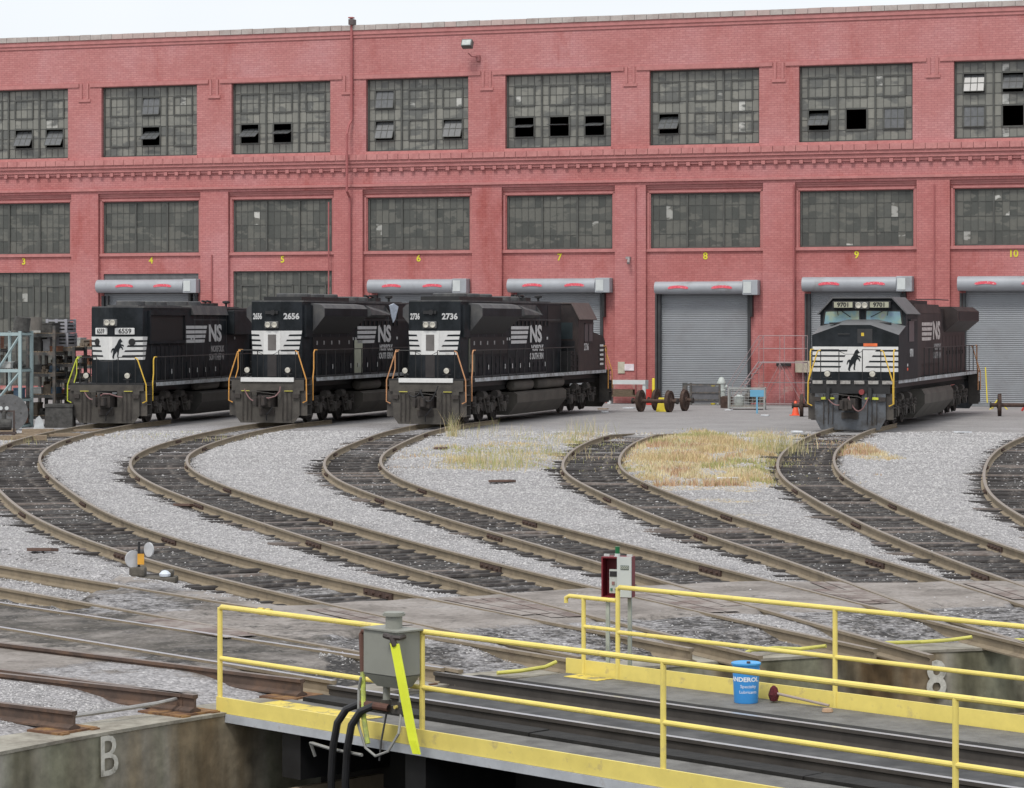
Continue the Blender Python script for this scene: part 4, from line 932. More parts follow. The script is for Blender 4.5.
def hood_loco(label, num, x_, y_, head, sd60=False, rails=(orange, orange), grp='black locomotives parked outside the shop', cabcol=None):
    Z0 = .172; L = 21.6; PZ = (1.50 if sd60 else 1.68)
    p = px(x_, y_, .1); root = thing('locomotive', label, 'locomotive', (p.x, p.y, Z0), -R(head), grp)
    base_parts(L, PZ, None, root, 1.5)
    pilot(root, PZ, plowd, not sd60); pilot(root, PZ, plowd, False, L, -1)
    TOP = 2.46 if sd60 else 2.72; RT_ = 4.30 if sd60 else 4.52
    hw = 1.0; cx, cy = (.92, .70) if sd60 else (.66, .50); y0 = .48 if sd60 else .55; hc = 15.0
    # hood end with chamfered corners
    q = MB(); q.prism([(-hw, hc), (-hw, y0+cy), (-hw+cx, y0), (hw-cx, y0), (hw, y0+cy), (hw, hc)], (0, 0, PZ), (1, 0, 0), (0, 1, 0), RT_-PZ)
    hood = q.build('hood', loco_black, root); 
    q = MB(); q.prism([(-hw-.02, hc), (-hw-.02, y0+cy+.1), (-hw+cx, y0+.03), (hw-cx, y0+.03), (hw+.02, y0+cy+.1), (hw+.02, hc)], (0, 0, RT_), (1, 0, 0), (0, 1, 0), .05)
    q.box(-.6, .6, 1.8, 14.8, RT_+.05, RT_+.10); q.build('hood_roof', loco_roof, root)
    Wd = math.hypot(cx, cy); ux, uy = cx/Wd, cy/Wd; UR = Vector((ux, uy, 0)); UL = Vector((-ux, uy, 0))
    oR = Vector((hw-cx, y0, 0))+Vector((uy, -ux, 0))*.004; oL = Vector((-(hw-cx), y0, 0))+Vector((-uy, -ux, 0))*.004
    zt, zb = (3.22, 2.36) if sd60 else (3.44, 2.56)
    # stripes: right chamfer (u outward), left chamfer (u outward, so build with negative thickness)
    cw = hw-cx; ch = cy
    stripes(root, tuple(oR), tuple(UR), Wd, Wd*(1. if sd60 else .82), 1, zt, zb, .006, 4, .36 if sd60 else .02)
    q = MB(); q.prism([(0, zb), (Wd*.88, zb), (Wd, zt), (0, zt)], tuple(oL), tuple(UL), (0, 0, 1), -.006); q.build('white_stripe_block', whitep, root)
    b = MB(); H_ = zt-zb
    for i in range(4):
        z = zt-H_*(.19+i*.215); wE = Wd*(.88+.12*((z-zb)/H_)); x0 = (.34 if sd60 else .02)+.08*(3-i)
        b.prism([(x0, z-.036), (wE+.002, z-.036), (wE+.002, z+.036), (x0+.03, z+.028)], tuple(oL+Vector((-uy, -ux, 0))*.006), tuple(UL), (0, 0, 1), -.003)
    b.build('stripe_bar', loco_black, root)
    q = MB(); q.box(-cw, cw, y0-.010, y0-.003, zb, zt); q.build('white_centre_panel', whitep, root)
    # side flick of the stripe block onto the hood side
    if sd60:
        q = MB(); b = MB()
        q.prism([(y0+ch, zb), (y0+ch+.25, zb), (y0+ch+.55, zt), (y0+ch, zt)], (hw+.002, 0, 0), (0, 1, 0), (0, 0, 1), .005); q.build('white_stripe_block', whitep, root)
        for i in range(4):
            z = zt-H_*(.19+i*.215); b.prism([(y0+ch, z-.028), (y0+ch+.6, z-.028), (y0+ch+.6, z+.028), (y0+ch, z+.028)], (hw+.007, 0, 0), (0, 1, 0), (0, 0, 1), .004)
        b.build('stripe_bar', loco_black, root)
        horse(tuple(oR+Vector((uy, -ux, 0))*.01+UR*.16+Vector((0, 0, (zt+zb)/2))), tuple(UR), (0, 0, 1), .38, loco_black, root)
        for s, o_, u_, sg in ((1, oR, UR, 1), (-1, oL, UL, -1)):
            c_ = Vector(o_)+Vector(u_)*.45; c_.z = 3.42
            nn = Vector((s*uy, -ux, 0)); Mx = Matrix(((u_[0]*s, 0, nn.x, c_.x), (u_[1]*s, 0, nn.y, c_.y), (0, 1, 0, c_.z), (0, 0, 0, 1)))
            nb = MB().box(-.38, .38, -.125, .125, -.01, .05, None, Mx).build('number_board', whitep, root); bevel(nb, .03)
            cc_ = c_+nn*.052; text('number_lettering', num, .25, tuple(cc_), tuple(u_*s), (0, 0, 1), blackm, nb, bold=.006, sx=1.0)
            k = MB(); k.cyl(tuple(c_+nn*.0+Vector((0, 0, -.40))), tuple(c_+nn*.05+Vector((0, 0, -.40))), .13, 16); k.v = [(v_[0]+u_[0]*.28, v_[1]+u_[1]*.28, v_[2]) for v_ in k.v]; k.build('round_cover', blackm, root)
        lamp_pair(root, (0, y0-.05, 3.74), 2, .085, .11)
    else:
        q = MB(); q.box(-.16, .16, y0-.022, y0-.011, zb+.15, zt-.14); q.build('end_door_window', pm('dusty_door_glass', (.13, .12, .115), .4, var=.3, scale=2), root)
        q = MB(); q.box(-.18, .18, y0-.02, y0-.003, PZ+.05, zb-.02); q.build('end_door', pm('dark_end_door', (.03, .026, .026), .5), root)
        for s, o_, u_ in ((1, oR, UR), (-1, oL, UL)):
            c_ = Vector(o_)+Vector(u_)*Wd*.50; c_.z = 3.97 if num == '2656' else 3.96
            text('number_lettering', num, .30, tuple(c_), tuple(Vector(u_)*s), (0, 0, 1), whitelet, root, bold=.011, sx=1.02)
        lamp_pair(root, (0, y0-.05, 3.66), 2, .085, .13)
        q = MB(); q.cyl((.06, y0-.14, 4.12), (.06, y0, 4.12), .10, 10); q.box(-.25, .25, y0-.08, y0, 4.06, 4.18); q.build('end_fitting', blackm, root)
        for s in (-1, 1):
            q = MB()
            for xx in (.52, .80):
                pass
    # hood end details: grab irons, door seams
    q = MB()
    for z in np.arange(PZ+.3, zb-.05, .3): q.tube([(-hw+.02, y0+cy-.05, z), (-hw-.05, y0+ch+.0, z), (-hw-.05, y0+ch+.4, z), (-hw, y0+ch+.4, z)], .012, 5)
    for s in (-1, 1): q.box(s*(cw)-.012, s*(cw)+.012, y0-.02, y0-.012, PZ, zb-.01)
    q.build('grab_iron', blackm, root)
    for x in (-.80, .80): ditch(root, x-.05, .18, PZ+.30 if not sd60 else PZ+.28)
    end_rail(root, PZ, TOP); end_rail(root, PZ, TOP, L, -1)
    hand_rails(root, PZ, TOP, rails)
    hand_rails(root, PZ, TOP, (orange, orange) if not sd60 else rails, L, -1)
    hose_m = hosem if num != '2736' else rubber
    if sd60: lp = [arc_hose(-.80, 1.18, -.45, .92, .10, -.12)+[(-.25, -.2, .95), (0, -.34, 1.12), (.25, -.34, 1.12), (.5, -.2, 1.02), (.66, -.12, 1.0)]]
    elif num == '2656': lp = [arc_hose(-.85, 1.28, -.45, .85, .12, -.12), [(-.45, -.12, .85), (-.2, -.36, 1.0), (.2, -.38, .95), (.4, -.2, 1.02), (.55, -.13, 1.2), (.56, -.1, 1.38)]]
    else: lp = [arc_hose(-.65, 1.18, -.1, 1.3, .2, -.12), arc_hose(-.1, 1.3, .6, 1.45, .50, -.36)]
    hoses(root, 0, hose_m, lp)
    MB().tube([(.15, -.1, .55), (.3, -.2, .62), (.1, -.3, .35), (.05, -.2, .12)], .02).build('air_hose', rubber, root)
    for s in (-1, 1):
        MB().box(s*.85-.16, s*.85+.16, -.03, .03, 1.20, 1.225).build('yellow_mark', pm('yellow_mark_paint', (.55, .50, .10), .7), root)
    coupler(root)
    # trucks, tank
    truck(root, 4.1); truck(root, 17.4)
    ty0, ty1 = (7.0, 14.2)
    for s in (-1, 1): pass
    q = MB(); q.prism([(-1.44, .95), (-1.44, .62), (-1.05, .14), (1.05, .14), (1.44, .62), (1.44, .95), (1.30, 1.04), (-1.30, 1.04)], (0, ty0, 0), (1, 0, 0), (0, 0, 1), -(ty1-ty0))
    tk = q.build('fuel_tank', tankm if not sd60 else pm('dark_tank', (.05, .047, .042), .7, var=.25), root)
    for s in (-1, 1):
        for ya, yb in ((6.9, 9.6), (10.3, 14.2)):
            q = MB(); q.lathe([(.02, 0), (.16, .03), (.22, .12), (.22, yb-ya-.12), (.16, yb-ya-.03), (.02, yb-ya)], n=20)
            Mx = Matrix.Translation((s*1.18, ya, 1.30)) @ Matrix.Rotation(-R(90), 4, 'X'); q.v = [tuple(Mx @ Vector(v_)) for v_ in q.v]; q.build('air_reservoir', tankm, root, smooth=True)
    # side railings
    for s in (-1, 1): rail_side(root, s, 1.48, 1.35, 15.3 if not sd60 else 14.6, TOP, PZ, 14, blackm)
    # hood side furniture
    if sd60:
        for s in (1, -1):
            xs0, xs1 = sorted((s*1.0, s*1.06))
            q = MB(); q.box(xs0, xs1, 1.9, 5.9, 3.05, 4.02); g_ = q.build('radiator_grille', loco_dark, root)
            q = MB(); q.box(*sorted((s*1.0, s*1.14)), 1.75, 6.05, 4.02, 4.20); q.box(*sorted((s*1.0, s*1.10)), 1.75, 1.9, 3.0, 4.02); q.box(*sorted((s*1.0, s*1.10)), 5.9, 6.05, 3.0, 4.02); q.box(*sorted((s*1.0, s*1.10)), 1.75, 6.05, 2.95, 3.05); q.build('grille_frame', loco_black, root)
            q = MB(); q.box(*sorted((s*1.0, s*1.34)), 11.7, 14.6, 3.25, 4.25); b_ = q.build('filter_box', loco_black, root); bevel(b_, .05)
        door_panels(root, 1.0, 2.2, 6.2, PZ+.1, 2.85, 8, loco_black)
        door_panels(root, 1.0, 6.4, 11.4, PZ+.1, 2.2, 7, loco_black)
        q = MB(); q.prism([(-1.12, 4.05), (-1.0, 4.42), (1.0, 4.42), (1.12, 4.05)], (0, 7.0, 0), (1, 0, 0), (0, 0, 1), -4.6); q.build('brake_blister', loco_roof, root)
        fans(root, (2.7, 4.0, 5.3), RT_+.10, .55); fans(root, (8.0, 9.6), 4.43, .55)
        ns_logo(root, 1.0, 6.35, 11.3, 2.95, 3.62, whitelet, fadedlet, 2.62)
    else:
        for s in (1, -1):
            # flared radiator wing
            q = MB(); pr = [(1.0, 4.48), (1.42, 4.42), (1.56, 4.28), (1.56, 3.98), (1.02, 3.32)]
            pr = [(a*s, b_) for a, b_ in pr]
            ys_ = (2.0, 7.2); vs = [(a, ys_[0] if b_ > 3.9 else ys_[0]+0, b_) for a, b_ in pr]+[(a, ys_[1] if b_ > 3.5 else ys_[1]-.6, b_) for a, b_ in pr]
            f = [(0, 1, 2, 3, 4), (9, 8, 7, 6, 5)]+[(i, (i+1) % 5, (i+1) % 5+5, i+5) for i in range(5)]
            q.add(vs, f[:2], loco_roof); q.add(vs, [f[2], f[3]], loco_roof); q.add(vs, [f[4]], loco_black); q.add(vs, [f[5], f[6]], loco_dark)
            q.build('flared_radiator', None, root)
            q = MB(); pr = [(1.0, 4.45), (1.22, 4.30), (1.28, 4.05), (1.0, 3.92)]; pr = [(a*s, b_) for a, b_ in pr]
            vs = [(a, 8.6, b_) for a, b_ in pr]+[(a, 11.2 if b_ < 4.4 else 11.2, b_) for a, b_ in pr]; vs[5] = (1.02*s, 11.4, 4.2)
            q.add(vs, [(0, 1, 2, 3), (7, 6, 5, 4)]+[(i, (i+1) % 4, (i+1) % 4+4, i+4) for i in range(4)]); q.build('roof_shoulder', loco_roof, root)
        q = MB(); q.box(1.0, 1.03, 2.2, 7.0, 2.55, 3.2); q.build('filter_panel', loco_dark, root)
        if True:
            q = MB()
            for yy in (2.6, 3.4, 4.3, 5.2, 6.4): q.box(1.03, 1.045, yy, yy+.12, 2.9, 3.05)
            q.build('white_stencil', fadedlet, root)
        door_panels(root, 1.0, 2.1, 7.1, PZ+.1, 2.45, 9, loco_black); door_panels(root, 1.0, 7.4, 12.6, PZ+.1, 2.35, 8, loco_black)
        q = MB()
        for yy in np.arange(7.9, 12.9, .55): q.box(1.0, 1.05, yy, yy+.16, 3.62, 3.80)
        q.build('cooling_slot', loco_dark, root)
        q = MB(); q.box(.999, 1.012, 12.9, 14.9, 3.75, 4.45); q.build('intake_grille', loco_dark, root)
        ns_logo(root, 1.03, 7.5, 12.1, 2.92, 3.60, whitelet, whitelet, 2.66)
        fans(root, (2.9, 4.5, 6.1), RT_+.16, .66); q = MB(); q.box(-.75, .75, 1.7, 7.3, RT_+.05, RT_+.20); q.build('roof_grille', blackm, root); fans(root, (9.2, 10.4), RT_+.10, .5)
        q = MB(); q.box(1.0, 1.10, y0+ch+.2, 1.98, 3.2, 4.4); q.build('corner_panel', loco_black, root)
    q = MB()
    for yy in (7.6, 8.7, 10.0, 12.3, 6.6, 4.4): q.box(1.05, 1.056, yy, yy+.09, PZ+.28, PZ+.46)
    for yy in (6.95, 7.3, 12.75): q.box(1.0, 1.032, yy, yy+.10, 3.05, 3.16)
    q.build('small_stencil', whitelet, root)
    q = MB()
    for yy in np.arange(2.2, 12.7, 1.05): q.box(1.0, 1.012, yy, yy+.025, PZ+.9, 3.3 if yy < 7 else 4.1)
    q.box(1.0, 1.014, 7.3, 14.8, 3.84, 3.87); q.box(1.0, 1.03, 2.1, 12.7, PZ+.01, PZ+.06)
    q.build('panel_seam', pm('dusty_seam', (.075, .075, .078), .7), root)
    # cab and nose at the far end
    cm_ = cabcol or loco_black; cabr = RT_+.02
    q = MB()
    cy0, cy1 = 15.9, 18.4
    pr = [(-1.5, PZ), (-1.5, 3.95), (-1.2, cabr), (1.2, cabr), (1.5, 3.95), (1.5, PZ)]
    q.prism(pr, (0, cy0, 0), (1, 0, 0), (0, 0, 1), -(cy1-cy0)); cab = q.build('cab', cm_, root)
    q = MB(); q.prism([(-1.60, 3.88), (-1.22, cabr+.05), (1.22, cabr+.05), (1.60, 3.88), (1.56, 3.86), (1.2, cabr+.004), (-1.2, cabr+.004), (-1.56, 3.86)], (0, cy0-.05, 0), (1, 0, 0), (0, 0, 1), -(cy1-cy0+.35)); q.build('cab_roof', pm('brown_cab_roof', (.11, .085, .08), .6, var=.2), cab)
    box('cab_window', 1.495, 1.515, 16.9, 18.2, 2.95, 3.68, glassd, cab)
    q = MB(); q.box(1.505, 1.53, 16.85, 18.25, 2.89, 2.949); q.box(1.505, 1.53, 17.52, 17.58, 2.95, 3.68); q.box(1.505, 1.56, 16.85, 18.25, 3.681, 3.72); q.build('window_frame', blackm, cab)
    box('cab_window', -1.515, -1.495, 16.9, 18.2, 2.95, 3.68, glassd, cab)
    box('rear_window', .62, 1.25, cy0-.015, cy0-.002, 3.05, 3.75, glassd, cab)
    box('cab_door', .55, 1.35, cy0-.03, cy0-.016, PZ+.02, 2.98, pm('cab_door_black', (.02, .02, .022), .35), cab)
    text('cab_number', num, .42, (1.506, 17.2, 2.70), (0, 1, 0), (0, 0, 1), whitelet, cab, bold=.008, sx=.9)
    q = MB()
    for z in (1.95, 2.15, 2.35, 2.55, 2.75): q.box(1.5, 1.506, 19.5, 20.1, z-.045, z+.045)
    q.build('side_stripe', whitep, cab)
    q = MB(); q.prism([(cy1, PZ), (20.6, PZ), (20.6, 2.9), (20.3, 3.15), (cy1, 3.35)], (1.45, 0, 0), (0, 1, 0), (0, 0, 1), -2.9); q.build('nose', cm_, root)
    q = MB(); q.prism([(-1.1, 3.4), (1.1, 3.4), (1.05, 4.2), (-1.05, 4.2)], (0, cy1+.01, 0), (1, 0, 0), (0, 0, 1), -.02); q.build('windshield', glassd, cab)
    q = MB(); q.box(-.6, .6, hc, cy0, PZ, 4.3); q.build('cab_corridor', loco_black, root)
    q = MB(); q.box(*(1.0, 1.45), 14.9, 15.85, PZ, 2.55)
    for z in (1.9, 2.15, 2.4): q.box(1.451, 1.5, 14.95, 15.8, z, z+.03)
    q.build('equipment_box', loco_dark, root)
    q = MB(); q.lathe([(.05, 0), (.05, .12), (.16, .16), (.16, .24), (.02, .26)], (.4, 13.6, RT_+.1), 12); q.build('antenna', blackm, root)
    q = MB(); q.box(-.3, .3, 12.1, 12.8, RT_+.1, RT_+.25); q.tube([(-.1, 12.4, RT_+.3), (-.1, 11.9, RT_+.33)], .05); q.tube([(.1, 12.4, RT_+.3), (.1, 11.9, RT_+.33)], .05); q.build('air_horn', blackm, root)
    return root
l1 = hood_loco('black locomotive numbered 6559, leftmost, with black horse emblem and white number boards', '6559', 106.3, 426, 11, True, (limer, yellowr))
l2 = hood_loco('black locomotive numbered 2656, second from the left, with a pale sheet on its roof', '2656', 267, 425.5, 15)
l3 = hood_loco('black locomotive numbered 2736, third from the left, its brown cab in view', '2736', 425.5, 427, 16.5, False, (tanrail, tanrail), cabcol=loco_faded)
# extra dressing
q = MB(); q.box(-1.0, -.99, 0, 0, 0, 0)
tag(MB().prism([(0, 0), (.5, .12), (1.0, -.05), (.85, -.35), (.62, -.75), (.40, -.95), (.22, -.62), (.12, -.3)], (0, 0, 0), (.2, .62, 0), (.05, -.2, .75), .03).build('plastic_sheet', pm('pale_blue_sheet', (.62, .68, .78), .5, var=.2, scale=6), None), 'crumpled white and pale blue plastic sheet hanging off the roof edge of locomotive 2656', 'plastic sheet')
sheet = bpy.data.objects['plastic_sheet']; sheet.matrix_world = l2.matrix_basis @ Matrix.Translation((1.04, 11.6, 4.45)); 
sh = MB(); 
box('yellow_side_panel', 1.026, 1.04, 7.15, 8.15, 1.75, 3.05, pm('yellowish_panel', (.45, .46, .36), .6, var=.1), l2)
q = MB(); q.box(1.0, 1.028, 2.05, 2.75, 1.9, 3.15); q.build('olive_panel', pm('olive_panel', (.10, .105, .08), .6), l3)

# ---- cab-first locomotive
def cab_loco(label, num, x_, y_, head):
    Z0 = .172; L = 22.0; PZ = 1.68; p = px(x_, y_, .1)
    root = thing('locomotive', label, 'locomotive', (p.x, p.y, Z0), -R(head), 'black locomotives parked outside the shop')
    base_parts(L, PZ, None, root, 1.5); pilot(root, PZ, plowm, False, zb=-.07); pilot(root, PZ, plowm, False, L, -1)
    q = MB()
    for i, x in enumerate(np.linspace(-1.35, 1.15, 6)): q.box(x, x+.36, .0, .055, PZ-.12, PZ+.0)
    q.build('worn_end_stripe', pm('worn_white_sill', (.36, .35, .33), .7, var=.2, dirt=(.12, .1, .1), dscale=4), root)
    cyl_ = 1.0
    # nose: full width front with peaked, sloping top
    W_ = 1.57; zE, zC = 3.42, 3.80
    front = [(-W_, PZ), (W_, PZ), (W_, 3.30), (.55, 3.66), (-.55, 3.66), (-W_, 3.30)]
    yb = 2.5; backp = [(-W_, PZ), (W_, PZ), (W_, 3.62), (.55, 3.86), (-.55, 3.86), (-W_, 3.62)]
    q = MB(); vs = [(a, cyl_ if b_ < 2 else cyl_+.0, b_) for a, b_ in front]+[(a, yb, b_) for a, b_ in backp]
    lo_ = [(0, 1, 2, 3, 4, 5), (6, 7, 1, 0), (7, 8, 2, 1), (6, 0, 5, 11)]; tp = [(8, 9, 3, 2), (9, 10, 4, 3), (10, 11, 5, 4)]
    q.add(vs, lo_, loco_black); q.add(vs, tp, pm('grey_nose_top', (.14, .14, .145), .55, var=.15, scale=2)); nose = q.build('nose', None, root)  # top faces of the nose are a paler grey than its sides
    # cab shell
    q = MB(); cr_ = 4.62
    pr = [(-W_, PZ), (-W_, 4.12), (-1.08, cr_), (1.08, cr_), (W_, 4.12), (W_, PZ)]
    vs = [(a, yb if b_ < 3.7 else yb+.0, b_) for a, b_ in pr]; 
    q.prism(pr, (0, yb, 0), (1, 0, 0), (0, 0, 1), -2.6); cab = q.build('cab', loco_black, root)
    # roof overlay + lower brow
    q = MB(); q.prism([(-1.66, 4.06), (-1.10, cr_+.06), (1.10, cr_+.06), (1.66, 4.06), (1.62, 4.04), (1.08, cr_+.004), (-1.08, cr_+.004), (-1.62, 4.04)], (0, yb-.16, 0), (1, 0, 0), (0, 0, 1), -2.9); q.build('cab_roof', pm('grey_cab_roof', (.10, .10, .105), .55, var=.2), cab)
    # windshields: trapezoid panes set in the cab front
    m = bpy.data.materials.new('windshield_glass'); m.use_nodes = True; n = m.node_tree; b = n.nodes['Principled BSDF']; b.inputs['Roughness'].default_value = .18
    tc = n.nodes.new('ShaderNodeTexCoord'); t = n.nodes.new('ShaderNodeTexNoise'); t.inputs['Scale'].default_value = 1.6; t.inputs['Detail'].default_value = 3; n.links.new(tc.outputs['Object'], t.inputs[0])
    r = n.nodes.new('ShaderNodeValToRGB'); e = r.color_ramp.elements; e[0].position = .35; e[0].color = (.16, .24, .36, 1); e[1].position = .65; e[1].color = (.26, .30, .42, 1); x = e.new(.5); x.color = (.20, .34, .36, 1); x = e.new(.58); x.color = (.30, .36, .26, 1)
    n.links.new(t.outputs[0], r.inputs[0]); n.links.new(r.outputs[0], b.inputs['Base Color'])
    for s in (-1, 1):
        pts = [(s*.13, 3.74), (s*1.42, 3.70), (s*1.36, 4.14), (s*.14, 4.17)]
        fr_ = [(s*.08, 3.68), (s*1.49, 3.64), (s*1.42, 4.20), (s*.10, 4.23)]
        if s < 0: pts = pts[::-1]; fr_ = fr_[::-1]
        f_ = MB().prism(fr_, (0, yb-.004, 0), (1, 0, 0), (0, 0, 1), .02).build('window_frame', blackm, cab)
        MB().prism(pts, (0, yb-.026, 0), (1, 0, 0), (0, 0, 1), .006).build('windshield', m, cab)
        MB().tube([(s*.85, yb-.05, 4.22), (s*.45 if s < 0 else s*.3, yb-.05, 3.95)], .014, 5).build('wiper', blackm, cab)
        MB().tube([(s*.95-.0, yb-.05, 4.25), (s*1.2-.3*s, yb-.05, 4.0)], .012, 5).build('wiper', blackm, cab)
        MB().box(s*.9-.22, s*.9+.22, 1.9, 2.1, 3.68 if True else 0, 3.75).build('wiper_box', blackm, cab)
        nb = MB().box(s*.66-.40, s*.66+.40, yb-.32, yb-.02, 4.26, 4.52).build('number_board', blackm, cab); bevel(nb, .02)
        lb = MB().box(s*.66-.34, s*.66+.34, yb-.335, yb-.322, 4.29, 4.49).build('cream_panel', pm('number_panel_cream', (.36, .36, .27), .5), nb)  # plain cream panel behind the digits, no emission
        text('number_lettering', num, .215, (s*.66, yb-.338, 4.385), (1, 0, 0), (0, 0, 1), blackm, nb, bold=.008, sx=1.05)
    lamp_pair(cab, (0, yb-.2, 4.37), 2, .085, .115)
    # face stripes
    zt, zb = 2.88, 1.98
    q = MB(); q.prism([(-W_+.02, zb), (-.15, zb), (-.15, zt), (-W_+.02, zt)], (0, cyl_-.002, 0), (1, 0, 0), (0, 0, 1), .006); q.prism([(-.15, zb), (W_-.02, zb), (W_-.02, zt), (-.15, zt)], (0, cyl_-.002, 0), (1, 0, 0), (0, 0, 1), .006); q.build('white_stripe_block', whitep, nose)
    b = MB()
    for i in range(4):
        z = zt-(zt-zb)*(.16+.215*i)
        b.prism([(-W_+.02, z-.03), (-.30-.08*i, z-.03), (-.27-.08*i, z+.03), (-W_+.02, z+.03)], (0, cyl_-.009, 0), (1, 0, 0), (0, 0, 1), .004)
        b.prism([(.72-.12*i, z-.03), (W_-.02, z-.03), (W_-.02, z+.03), (.76-.12*i, z+.03)], (0, cyl_-.009, 0), (1, 0, 0), (0, 0, 1), .004)
    b.build('stripe_bar', loco_black, nose)
    horse((-.06, cyl_-.012, (zt+zb)/2-.02), (1, 0, 0), (0, 0, 1), .40, loco_black, nose)
    box('orange_sticker', .30, .80, cyl_-.025, cyl_-.012, 2.89, 3.00, pm('orange_sticker', (.75, .16, .05), .5), nose)
    box('yellow_sticker', .22, .32, cyl_-.02, cyl_-.004, 3.26, 3.38, pm('yellow_sticker', (.6, .42, .04), .5), nose)
    box('nose_door', .08, .62, cyl_-.015, cyl_-.003, 3.0, 3.52, pm('nose_door_black', (.028, .028, .03), .4), nose)
    q = MB(); q.tube([(-.62, cyl_-.05, 3.33), (-.2, cyl_-.05, 3.33)], .014); q.build('grab_iron', blackm, nose)
    for x in (-.84, .78): ditch(root, x, .12, PZ+.24)
    end_rail(root, PZ, 2.78); hand_rails(root, PZ, 2.78, (yellowr, yellowr), 0, 1, .55)
    hand_rails(root, PZ, 2.78, (tanrail, tanrail), L, -1)
    hoses(root, 0, hosem, [arc_hose(-.78, 1.05, 0, 1.12, .28, -.12), arc_hose(0, 1.12, .72, 1.1, .50, -.34)])
    for x in (-.78, .72):
        q = MB(); q.cyl((x, -.08, 1.02), (x, -.02, 1.42), .09, 10); q.build('hose_bracket', blackm, root)
    for s in (-1, 1):
        q = MB(); q.prism([(s*.55, 1.02), (s*1.25, 1.0), (s*1.25, 1.06), (s*.9, 1.10), (s*.55, 1.08)][::s], (0, -.04, 0), (1, 0, 0), (0, 0, 1), .03); q.build('lime_step_edge', limer, root)
    q = MB(); q.cyl((.42, -.06, 1.28), (.42, .05, 1.28), .10, 12); q.build('red_fitting', pm('dull_red', (.22, .04, .04), .6), root)
    coupler(root)
    truck(root, 4.3); truck(root, 17.6)
    q = MB(); q.prism([(-1.48, 1.02), (-1.48, .66), (-1.02, .12), (1.02, .12), (1.48, .66), (1.48, 1.02), (1.36, 1.22), (-1.36, 1.22)], (0, 7.3, 0), (1, 0, 0), (0, 0, 1), -7.2); q.build('fuel_tank', pm('grey_dusty_tank', (.085, .08, .070), .65, var=.2, scale=1.5, dirt=(.05, .046, .04), dscale=.8), root)
    # cab side
    for s in (-1, 1):
        w_ = MB(); w_.box(*sorted((s*(W_+.002), s*(W_+.018))), 3.1, 4.2, 3.05, 3.80); w_.build('cab_window', glassd, cab)
        w_ = MB(); w_.box(*sorted((s*(W_+.018), s*(W_+.10))), 3.0, 4.35, 3.81, 3.86); w_.build('window_awning', blackm, cab)
    text('cab_number', num, .40, (W_+.006, 3.75, 2.62), (0, 1, 0), (0, 0, 1), whitelet, cab, bold=.01, sx=1.0)
    for a_, c_ in ((2.05, orangec), (2.2, whitelet)): MB().box(W_+.002, W_+.01, 2.75, 2.95, a_-.05, a_+.05).build('small_label', c_, cab)
    # hood
    q = MB(); q.box(-1.40, 1.40, 5.1, 7.0, PZ, 4.30); q.build('equipment_cabinet', loco_faded, root)
    q = MB(); q.box(-1.0, 1.0, 7.0, 21.0, PZ, 4.30); q.build('hood', loco_faded, root)
    q = MB(); q.prism([(-1.15, 4.1), (-1.05, 4.46), (1.05, 4.46), (1.15, 4.1)], (0, 7.4, 0), (1, 0, 0), (0, 0, 1), -6.0); q.build('hood_roof', loco_faded, root)
    q = MB(); q.box(-.9, .9, 5.1, 7.0, 4.35, 4.60); q.box(-.5, .5, 7.0, 14, 4.46, 4.62); q.build('roof_hatch', blackm, root)
    q = MB(); q.prism([(-1.56, 4.22), (-1.56, 3.82), (-1.0, 3.35), (1.0, 3.35), (1.56, 3.82), (1.56, 4.22), (1.3, 4.40), (-1.3, 4.40)], (0, 15.2, 0), (1, 0, 0), (0, 0, 1), -6.1)
    rad_ = q.build('flared_radiator', loco_faded, root)
    box('radiator_mesh', 1.561, 1.575, 15.5, 21.0, 3.86, 4.18, loco_dark, rad_)
    q = MB(); q.tube([(1.2, 7, 4.62), (1.2, 12, 4.66), (1.2, 15, 4.66)], .02); q.build('roof_pipe', blackm, root)
    ns_logo(root, 1.155, 8.6, 13.3, 3.05, 3.75, pm('worn_logo_white', (.52, .48, .46), .7, var=.15, dirt=(.3, .24, .23), dscale=5), fadedlet, 2.72)
    q = MB(); q.box(1.0, 1.15, 8.2, 13.6, 2.15, 4.09); q.build('side_panel', loco_faded, root)
    door_panels(root, 1.0, 13.8, 20.8, PZ+.15, 3.2, 8, loco_faded)
    for s in (-1, 1): rail_side(root, s, 1.48, 7.2, 21.3, 2.78, PZ, 13, blackm)
    return root
l4 = cab_loco('black locomotive numbered 9701, facing forward with two windshields, alone on the right', '9701', 850, 430, 18)
